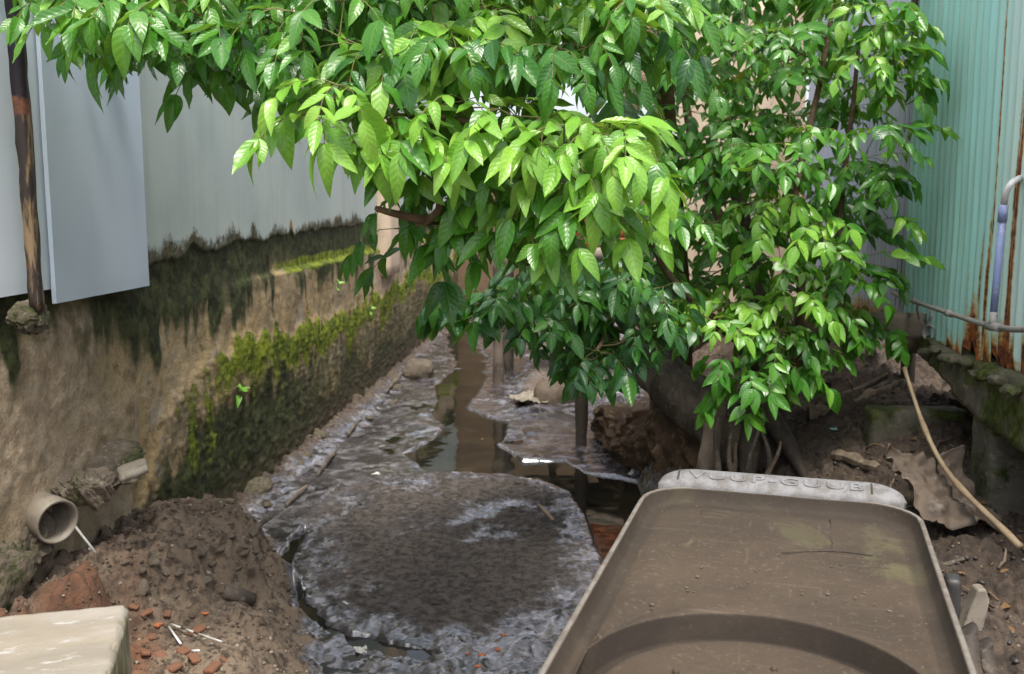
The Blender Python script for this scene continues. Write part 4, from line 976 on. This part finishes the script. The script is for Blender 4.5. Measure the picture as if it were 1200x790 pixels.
# crumbs of mud, gravel and flecks: too many and too small to count
def crumbs():
    V = []; Fc = []; base = rock_mesh(3, 1, .4, .8); bv = np.array([v.co for v in base.vertices]); bf = np.array([p.vertices[:] for p in base.polygons])
    def put(n, fx, fy, s0, s1, cond, name, mt, label, flat=.7, z0=.15):
        x = fx(n); y = fy(n); z, dry, lump, red, _d = ground(x, y, True); keep = cond(x, y, z, dry, lump); x, y, z = x[keep], y[keep], z[keep]; n = len(x)
        s = s0 + (s1 - s0) * rng.random(n) ** 2.5; a = rng.random(n) * 6.28
        c, s_ = np.cos(a), np.sin(a)
        loc = bv[None] * (s[:, None, None] * np.array([1, .75, flat]) * (0.7 + .6 * rng.random((n, 1, 3))))
        v = np.stack([loc[..., 0] * c[:, None] - loc[..., 1] * s_[:, None] + x[:, None], loc[..., 0] * s_[:, None] + loc[..., 1] * c[:, None] + y[:, None], loc[..., 2] + (z + s * z0)[:, None]], -1)
        f = (bf[None] + (np.arange(n) * len(bv))[:, None, None]).reshape(-1, 3)
        o = link(name, mesh(name, v.reshape(-1, 3), f, True), mt); tag(o, label, None, None, 'stuff')
    u = lambda a, b: (lambda n: a + (b - a) * rng.random(n))
    mudc = simple('mud_crumb', (.058, .041, .028), (.105, .076, .05), 10, .85, .3, .004)
    mudw = simple('wet_crumb', (.030, .025, .022), (.062, .050, .041), 12, .55, .3, .004, None, .5)
    put(4200, u(-1.9, -.7), u(2.4, 4.8), .0015, .012, lambda x, y, z, d, l: (d > .5) & (z > .05), 'mud_crumbs', mudc, 'loose mud crumbs and grit over the spoil heap')
    put(900, u(-1.9, -.7), u(2.4, 4.8), .003, .012, lambda x, y, z, d, l: (d > .5) & (z > .05), 'pale_grit', M['stone_pale'], 'pale grit strewn over the spoil heap')
    put(3500, u(-1.35, .2), u(3.5, 7.0), .002, .012, lambda x, y, z, d, l: (l > .6) & (d > .32 + .4 * rng.random(len(x))), 'crust_clods', mudw, 'dark crumbly clods crusting the mud island', .5, .0)
    put(4200, u(.2, 1.9), u(2.6, 7.2), .003, .016, lambda x, y, z, d, l: (z > .1), 'bank_crumbs', mudw, 'loose earth and crumbs over the right bank')
    put(1000, u(.3, 1.9), u(2.6, 7.2), .003, .014, lambda x, y, z, d, l: (z > .1), 'bank_litter', M['wood'], 'brown bits of litter over the right bank')
crumbs()

# ------------------------------------------------------------------ foliage
NV, NU = 9, 5
LV, LU = np.meshgrid(np.linspace(0, 1, NV), np.linspace(-1, 1, NU), indexing='ij')
LF = gridf(NV, NU)
def leaf_shape(droop, fold, wave, width, seed):
    v = LV; w = width * np.sin(math.pi * np.clip(v, 0, 1) ** .82) ** .8 * (1 - .30 * v); w = np.where(v >= 1, 0.002, w); w = np.where(v <= 0, .006, w)
    x = LU * w; z = -droop * v ** 2 + fold * np.abs(LU) * w + wave * np.sin(v * 14 + LU * 2 + seed) * np.abs(LU) * .5
    y = v - .12 * droop * v ** 2
    return np.stack([x, y, z], -1).reshape(-1, 3)
SHAPES = {'wide': [leaf_shape(.30, .35, .02, .205, 1), leaf_shape(.55, .25, .03, .215, 2), leaf_shape(.10, .55, .02, .19, 3), leaf_shape(.42, .05, .04, .225, 4), leaf_shape(.60, .5, .03, .21, 9), leaf_shape(-.12, .6, .04, .21, 10)],
          'shrub': [leaf_shape(.25, .35, .016, .235, 5), leaf_shape(.42, .22, .02, .25, 6), leaf_shape(.10, .40, .014, .22, 7), leaf_shape(.3, .1, .022, .24, 8), leaf_shape(.7, .45, .03, .23, 11), leaf_shape(-.1, .5, .04, .24, 12)]}
AGE_LIGHTS = [0.0, .2, .35, .55, .8, 1.0]
class Plant:
    def __init__(s, name, kind, base, seed):
        s.root = empty(name, base); s.kind = kind; s.leaves = []; s.twigs = MB(); s.r = random.Random(seed); s.nodes = []
    def limb(s, name, pts, rad, mt=None):
        o = tubeobj(name, pts, rad, mt or M['bark'], 10, .16, len(s.nodes), s.root)
        for a, b, ra, rb in zip(pts[:-1], pts[1:], rad[:-1], rad[1:]):
            for t in np.linspace(0, 1, 6): s.nodes.append((Vector(a).lerp(Vector(b), t), ra + (rb - ra) * t))
        return o
    def leaf(s, p, d, nrm, L, age_light):
        d = d.normalized(); nrm = (nrm - d * nrm.dot(d)); nrm = nrm.normalized() if nrm.length > 1e-3 else d.orthogonal().normalized()
        x = d.cross(nrm).normalized(); s.leaves.append((Vector(p), x * s.r.uniform(.85, 1.25), d, nrm * s.r.uniform(.5, 1.2), L, age_light, s.r.random(), s.r.randrange(6)))
    def compound(s, p, d, Lr, pairs, L, age_light, sag=1.6):
        r = s.r; L *= r.uniform(.72, 1.22); dm = r.uniform(.2, 1.2); p = Vector(p); d = Vector(d).normalized(); pts = [p.copy()]; n = pairs * 2 + 3; st = Lr / n; k = 0
        for i in range(n):
            d = (d + Vector((r.gauss(0, .05), r.gauss(0, .05), -sag * st / Lr * .85))).normalized(); p = p + d * st; pts.append(p.copy())
            if i >= 2 and i % 2 == 0:
                side = d.cross(Vector((0, 0, 1)));
                if side.length < .1: side = d.orthogonal()
                side.normalize()
                for sg in (-1, 1):
                    if r.random() < .05: continue
                    dd = d * r.uniform(.35, .7) + side * sg * r.uniform(.55, .9) + Vector((0, 0, -r.uniform(.0, dm)))
                    nm = Vector((r.gauss(0, .45), -.45 + r.gauss(0, .45), .85)) + side * sg * r.uniform(-.5, .2)
                    s.leaf(p, dd, nm, L * r.uniform(.62, 1.15) * (.85 if i < 4 else 1), min(1, max(0, age_light + r.gauss(0, .13))))
        nm = Vector((r.gauss(0, .2), -.6, .8)); s.leaf(p, d + Vector((0, 0, -.35)), nm, L * r.uniform(.95, 1.2), min(1, max(0, age_light + .05)))
        s.twigs.tube(pts[::2] + ([pts[-1]] if len(pts) % 2 == 0 else []), .0016, 3, False)
    def cluster(s, c, n, Lr, pairs, L, age_light, bias=(0, -.35, .1), sag=1.6):
        c = Vector(c); q, rad = min(s.nodes, key=lambda t: (t[0] - c).length_squared); dist = (q - c).length
        m1 = q.lerp(c, .5) + Vector((0, 0, -.06 * dist)) + Vector((s.r.gauss(0, .03), s.r.gauss(0, .03), 0)) * dist
        r0 = min(rad, .004 + .006 * dist)
        s.twigs.tube([q, q.lerp(m1, .5) + Vector((0, 0, -.01)), m1, m1.lerp(c, .5), c], [r0, r0 * .85, r0 * .7, r0 * .55, .0025], 5, False)
        for t, p in ((.5, m1), (.75, m1.lerp(c, .5)), (1, c)): s.nodes.append((p, max(.003, r0 * (1 - .6 * t))))
        a0 = s.r.uniform(0, 6.28)
        for i in range(n):
            a = a0 + i * 2.4 + s.r.uniform(-.3, .3)
            d = Vector((math.cos(a), math.sin(a), s.r.uniform(-.15, .65))) + Vector(bias)
            s.compound(c, d, Lr * s.r.uniform(.75, 1.15), pairs if s.r.random() < .6 else pairs - 1, L, age_light, sag)
    def finish(s, top=300):
        sh = SHAPES[s.kind]; cache = {}
        def key(l):
            px, py, dep = proj(l[0] + l[2] * l[4] * .5)
            if not (-20 < px < 1220 and -20 < py < 810): return -1
            fwd = (l[0] - Vector((0, 0, CAMZ))).normalized()
            return l[4] / dep * (.35 + .65 * abs(l[3].normalized().dot(fwd))) * (2.2 / dep)
        ks = sorted(range(len(s.leaves)), key=lambda i: -key(s.leaves[i])); first = set(ks[:top])
        inv = Matrix.Translation(-s.root.location)
        for i in ks[:top]:
            p, x, d, n, L, age_light, rn, sp = s.leaves[i]; ai = min(range(len(AGE_LIGHTS)), key=lambda k: abs(AGE_LIGHTS[k] - age_light)); ck = (sp, ai)
            if ck not in cache:
                N_ = NV * NU
                me = mesh('leaf', sh[sp], LF, True, dict(lu=LU.ravel(), lv=LV.ravel(), age_light=np.full(N_, AGE_LIGHTS[ai]), rnd=np.zeros(N_))); me.materials.append(M['leaf']); cache[ck] = me
            o = bpy.data.objects.new('leaf', cache[ck]); COL.objects.link(o)
            m4 = Matrix(((x.x, d.x, n.x, p.x), (x.y, d.y, n.y, p.y), (x.z, d.z, n.z, p.z), (0, 0, 0, 1))) @ Matrix.Diagonal((L, L, L, 1))
            o.parent = s.root; o.matrix_basis = inv @ m4
        rest = [s.leaves[i] for i in range(len(s.leaves)) if i not in first]
        if rest:
            Pm = np.array([l[0] for l in rest]); X = np.array([l[1] for l in rest]); D = np.array([l[2] for l in rest]); Nn = np.array([l[3] for l in rest]); L = np.array([l[4] for l in rest])
            S = np.stack([sh[l[7]] for l in rest])
            V = Pm[:, None] + (S[..., 0:1] * X[:, None] + S[..., 1:2] * D[:, None] + S[..., 2:3] * Nn[:, None]) * L[:, None, None]
            k = NV * NU; Fz = (LF[None] + (np.arange(len(rest)) * k)[:, None, None]).reshape(-1, 4)
            me = mesh('foliage', V.reshape(-1, 3), Fz, True, dict(lu=np.tile(LU.ravel(), len(rest)), lv=np.tile(LV.ravel(), len(rest)), age_light=np.repeat([l[5] for l in rest], k), rnd=np.repeat([l[6] for l in rest], k)))
            o = link('foliage', me, M['leaf']); child(o, s.root); o['kind'] = 'stuff'
        o = s.twigs.build('twigs', M['twig']); child(o, s.root); o['kind'] = 'stuff'
def in_poly(px, py, poly):
    ins = False
    for (x0, y0), (x1, y1) in zip(poly, poly[1:] + poly[:1]):
        if (y0 > py) != (y1 > py) and px < (x1 - x0) * (py - y0) / (y1 - y0 + 1e-9) + x0: ins = not ins
    return ins
def sample(poly, n, r, md):
    xs_ = [p[0] for p in poly]; ys_ = [p[1] for p in poly]; out = []; tries = 0
    while len(out) < n and tries < 6000:
        tries += 1; q = (r.uniform(min(xs_), max(xs_)), r.uniform(min(ys_), max(ys_)))
        if in_poly(*q, poly) and all((q[0] - o[0]) ** 2 + (q[1] - o[1]) ** 2 > md * md for o in out): out.append(q)
    return out

# the overhanging tree: rooted on the right bank, its limbs reach out over the canal
TA = Plant('overhanging_tree', 'wide', (.62, 6.35, gz(.62, 6.35) - .03), 3)
tag(TA.root, 'broad-leaved tree with glossy bright green leaves reaching out over the canal', 'tree')
tb = Vector((.62, 6.35, gz(.62, 6.35) - .05))
t1, t2, t3 = Vector((.55, 6.1, 1.2)), Vector((.42, 5.5, 2.0)), Vector((.30, 4.9, 2.75))
TA.limb('trunk', [tb, t1, t2, t3], [.085, .07, .058, .05])
TA.limb('branch', [t3, atY(690, 0, 4.2), atY(655, 18, 3.8), atY(560, 40, 3.4), atY(440, 60, 3.1), atY(330, 40, 3.05), atY(180, 20, 3.0)], [.045, .034, .03, .024, .019, .015, .010])
TA.limb('branch', [t2, atY(640, 215, 4.6), atY(575, 245, 3.5), atY(512, 258, 2.85), atY(470, 252, 2.7), atY(440, 244, 2.65)], [.042, .034, .024, .014, .011, .007])
TA.limb('branch', [t3, atY(760, 60, 4.4), atY(740, 130, 3.7), atY(680, 165, 3.1), atY(600, 150, 2.85), atY(480, 135, 2.75)], [.04, .026, .02, .015, .011, .008])
TA.limb('branch', [t3, Vector((.2, 4.3, 3.4)), Vector((-.3, 3.6, 3.5)), Vector((-.9, 3.2, 3.3))], [.04, .03, .02, .012])
TA.limb('branch', [atY(490, 263, 2.78), atY(515, 245, 2.75), atY(503, 205, 2.85), atY(470, 160, 2.9)], [.013, .012, .010, .007])
ra = random.Random(44)
front = [(398,112,2.62,.95),(375,150,2.66,.85),(452,150,2.66,.85),(478,160,2.68,.75),(545,130,2.72,.85),(585,140,2.7,.8),(640,150,2.72,.75),(690,165,2.64,.95),(725,172,2.68,.9),(660,190,2.7,.75),(505,180,2.8,.55),(600,195,2.8,.45),(545,205,2.9,.4),(650,225,2.75,.6),(690,225,2.7,.75),(510,240,2.9,.4),(600,235,2.8,.5),(562,258,2.85,.4),(622,262,2.8,.5),(662,252,2.75,.6),(698,240,2.72,.7),(575,25,2.9,.85),(510,45,2.85,.85),(455,70,2.8,.7),(560,70,2.9,.7)]
for px, py, y, ag in front:  # front clusters coloured brighter, as sunlit leaves
    TA.cluster(atY(px, py - 12, y), 5, .20, 3, .102, ag, (0, -.45, .05))
for px, py in [(462,268),(500,290)]:
    TA.cluster(atY(px, py, 3.3), 3, .22, 3, .12, .18, (0, -.4, -.1))
TOPA = [(50,-60),(45,15),(105,45),(150,40),(215,65),(290,55),(335,60),(420,70),(520,60),(600,75),(700,80),(760,90),(770,-60)]
for px, py in sample(TOPA, 64, ra, 26):
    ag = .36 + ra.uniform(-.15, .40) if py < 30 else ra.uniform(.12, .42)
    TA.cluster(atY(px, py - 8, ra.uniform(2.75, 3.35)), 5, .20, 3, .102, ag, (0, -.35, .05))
BACKA = [(150,-40),(160,70),(330,90),(420,110),(560,170),(740,150),(760,-40)]
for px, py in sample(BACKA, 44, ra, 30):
    TA.cluster(atY(px, py, ra.uniform(3.3, 4.0)), 4, .23, 3, .115, ra.uniform(.02, .28), (0, -.25, .0))  # back layer coloured darker, as leaves in shade
for k in range(9):   # the rest of the crown, above the frame
    px, py = ra.uniform(100, 900), ra.uniform(-330, -60); TA.cluster(atY(px, py, ra.uniform(3.0, 4.6)), 4, .23, 3, .13, ra.uniform(.3, .8), (0, -.2, .1))
TA.finish()

# the leafy shrub beside the shed
TB = Plant('leafy_shrub', 'shrub', (.95, 5.35, gz(.95, 5.35) - .03), 8)
tag(TB.root, 'tall dense shrub with serrated mid green leaves beside the corrugated shed', 'shrub')
bb = Vector((.92, 5.3, gz(.92, 5.3) - .05))
TB.limb('trunk', [bb, Vector((.93, 5.32, .85)), Vector((.88, 5.4, 1.3)), atY(860, 200, 5.5)], [.17, .10, .05, .035], M['wood_dark'])
TB.limb('root', [Vector((.92, 5.28, .62)), Vector((1.02, 5.1, .48)), Vector((1.10, 4.95, gz(1.10, 4.95) - .02))], [.07, .05, .02], M['wood_dark'])
TB.limb('root', [Vector((.92, 5.28, .62)), Vector((.84, 5.06, .44)), Vector((.80, 4.9, gz(.8, 4.9) - .02))], [.08, .06, .03], M['wood_dark'])
TB.limb('stem', [Vector((.95, 5.3, .6)), Vector((1.1, 5.1, 1.0)), atY(930, 250, 5.1), atY(960, 100, 5.2), atY(985, -40, 5.3)], [.04, .03, .02, .014, .01])
TB.limb('stem', [Vector((1.0, 5.3, .6)), Vector((1.28, 5.2, 1.1)), atY(985, 250, 5.2), atY(1000, 120, 5.2), atY(1010, 10, 5.2)], [.03, .024, .017, .012, .008])
TB.limb('stem', [Vector((.88, 5.4, 1.3)), atY(820, 200, 5.6), atY(800, 60, 5.6), atY(815, -60, 5.6)], [.035, .028, .02, .014])
TB.limb('stem', [Vector((.93, 5.32, .85)), atY(790, 330, 5.0), atY(760, 270, 4.9)], [.03, .018, .01])
rb = random.Random(77)
PB = [(760,-50),(1030,-50),(1045,40),(1030,110),(1030,200),(1005,250),(1022,300),(1000,330),(960,380),(945,425),(900,425),(860,395),(800,370),(770,330),(740,290),(760,200),(745,60)]
for px, py in sample(PB, 84, rb, 28):
    y = rb.uniform(4.75, 5.5) if py > 150 else rb.uniform(4.9, 5.9)
    ag = rb.uniform(.26, .58)
    for cx, cy, rr_ in ((835,375,55),(940,345,50),(880,330,45),(885,440,40),(930,290,40),(1010,60,60),(900,240,35)):
        if math.hypot(px - cx, py - cy) < rr_: ag = rb.uniform(.6, .85)
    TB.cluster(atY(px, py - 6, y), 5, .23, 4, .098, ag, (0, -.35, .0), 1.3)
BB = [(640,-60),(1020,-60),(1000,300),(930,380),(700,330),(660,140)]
for px, py in sample(BB, 52, rb, 30): TB.cluster(atY(px, py, rb.uniform(5.7, 6.9)), 5, .26, 3, .115, rb.uniform(.05, .3), (0, -.3, 0))  # rear foliage coloured darker to stand for the shaded interior
for px, py, y in [(1045,325,5.05),(1035,395,5.15),(1050,400,5.1),(1060,20,5.0),(1062,75,5.0),(1065,110,5.0),(1050,210,5.05),(1055,270,5.05),(875,470,4.7),(905,455,4.7),(935,440,4.8),(960,410,4.85),(985,300,4.9),(1000,400,5.0),(950,445,4.75),(915,430,4.7),(975,420,4.85),(890,450,4.65),(1010,380,4.95),(930,400,4.75),(860,430,4.7),(985,370,4.85)]:
    TB.cluster(atY(px - 14, py - 14, y), 3, .17, 3, .105, rb.uniform(.3, .65), (.2, -.3, .05))
for px, py in [(1050,30),(1058,92),(1045,60),(1062,150),(1040,185),(1040,300)]:
    p = atY(px - 25, py, 4.95); TB.cluster(p, 1, .12, 2, .09, .5, (.6, -.3, .1)); TB.compound(p, (1, -.25, .35), .26, 4, .10, .6, .8)
TB.finish()

# the darker low shrub over the black pool
TC = Plant('glossy_shrub', 'shrub', (.42, 6.1, gz(.42, 6.1) - .03), 9)
tag(TC.root, 'low shrub with dark bluish green glossy leaves hanging over the black pool', 'shrub')
cb = Vector((.42, 6.1, gz(.42, 6.1) - .05))
TC.limb('trunk', [cb, Vector((.38, 5.9, .9)), atY(715, 360, 5.3)], [.035, .03, .02])
TC.limb('stem', [Vector((.38, 5.9, .9)), atY(650, 370, 5.3), atY(590, 350, 5.0), atY(535, 345, 4.8)], [.022, .016, .012, .008])
TC.limb('stem', [Vector((.38, 5.9, .9)), atY(700, 330, 5.2), atY(640, 310, 5.1)], [.02, .014, .01])
TC.limb('stem', [atY(715, 360, 5.3), atY(710, 390, 4.8), atY(700, 410, 4.6)], [.015, .012, .008])
rc = random.Random(5)
PC = [(610,315),(700,305),(780,330),(775,380),(730,410),(700,425),(660,405),(610,375),(570,350)]
for px, py in sample(PC, 36, rc, 19): TC.cluster(atY(px, py - 4, rc.uniform(4.5, 5.2)), 4, .19, 3, .108, rc.uniform(.0, .16), (0, -.4, .1))
for px, py in [(540,350),(560,360),(520,345),(700,425),(680,420),(720,415)]: TC.cluster(atY(px, py, 4.6), 3, .17, 3, .12, .12, (0, -.4, .0))
TC.finish()

# dead leaves, twigs and roots lying about
dead_m = simple('dead_leaf', (.17, .095, .04), (.09, .055, .03), 20, .8, .2, .002)
rd_ = random.Random(91); dead_me = []
for k in range(3):
    me = mesh('dead_leaf', leaf_shape(-.25 + .2 * k, .6, .05, .22, k), LF); me.materials.append(dead_m); dead_me.append(me)
for k in range(26):
    px, py = rd_.uniform(930, 1190), rd_.uniform(450, 770)
    if px < 1110 and py > 545: px = rd_.uniform(1120, 1195)
    p = on_ground(px, py); o = bpy.data.objects.new('dead_leaf', dead_me[k % 3]); COL.objects.link(o); o.location = p + Vector((0, 0, .012)); s_ = rd_.uniform(.035, .08)
    o.scale = (s_, s_, s_); o.rotation_euler = (rd_.uniform(-.4, .4), rd_.uniform(-.4, .4), rd_.uniform(0, 6.3)); tag(o, 'curled brown dead leaf lying on the right bank', 'dead leaf', 'dead leaves on the right bank')
for k in range(14):
    px, py = rd_.uniform(360, 690), rd_.uniform(470, 780)
    p = on_ground(px, py); o = bpy.data.objects.new('dead_leaf', dead_me[k % 3]); COL.objects.link(o); o.location = (p.x, p.y, max(p.z, .0) + .006); s_ = rd_.uniform(.02, .05)
    o.scale = (s_, s_, s_); o.rotation_euler = (rd_.uniform(-.2, .2), rd_.uniform(-.2, .2), rd_.uniform(0, 6.3)); tag(o, 'small brown dead leaf stuck to the wet canal mud', 'dead leaf', 'dead leaves in the canal')
for k in range(16):
    px, py = rd_.uniform(930, 1150), rd_.uniform(440, 560)
    if k > 10: px, py = rd_.uniform(1120, 1195), rd_.uniform(600, 760)
    p = on_ground(px, py); a_ = rd_.uniform(0, 6.3); L = rd_.uniform(.08, .26); pts = []
    for t in np.linspace(0, 1, 7):
        x, y = p.x + math.cos(a_ + t * .6) * L * t, p.y + math.sin(a_ + t * .6) * L * t; pts.append((x, y, gz(x, y) + .006 + .012 * math.sin(t * 3)))
    tag(MB().tube(pts, [rd_.uniform(.003, .008) * (1 - .5 * t) for t in np.linspace(0, 1, 7)], 5).build('dry_twig', M['wood'] if k % 2 else M['bark']), 'crooked dry twig lying on the dirt of the right bank', 'twig', 'twigs on the right bank')
# seedlings on the left wall
def seedling(px, py, label, n, L, up=.6):
    p = atX(px, py, -1.885); s = Plant('wall_seedling', 'shrub', p, int(px)); tag(s.root, label, 'seedling')
    e = p + Vector((.05, -.02, .05 * up)); s.twigs.tube([p + Vector((-.06, 0, -.01)), p, e], .003, 5)
    for i in range(n): s.leaf(e - Vector((0, 0, .025 * (i // 2))), Vector((.5, math.cos(i * 2.4), -.1 + .3 * math.sin(i))), Vector((.6, -.5, .8)), L, .75)
    s.finish(top=20)
seedling(270, 458, 'small bright seedling sprouting from the dark moss below the tan render', 5, .065)
seedling(388, 338, 'little fern-like seedling on the wall near the ledge', 6, .06, 1.2)
seedling(428, 362, 'pale tuft of leaves on the wall beside the hanging branches', 5, .05)
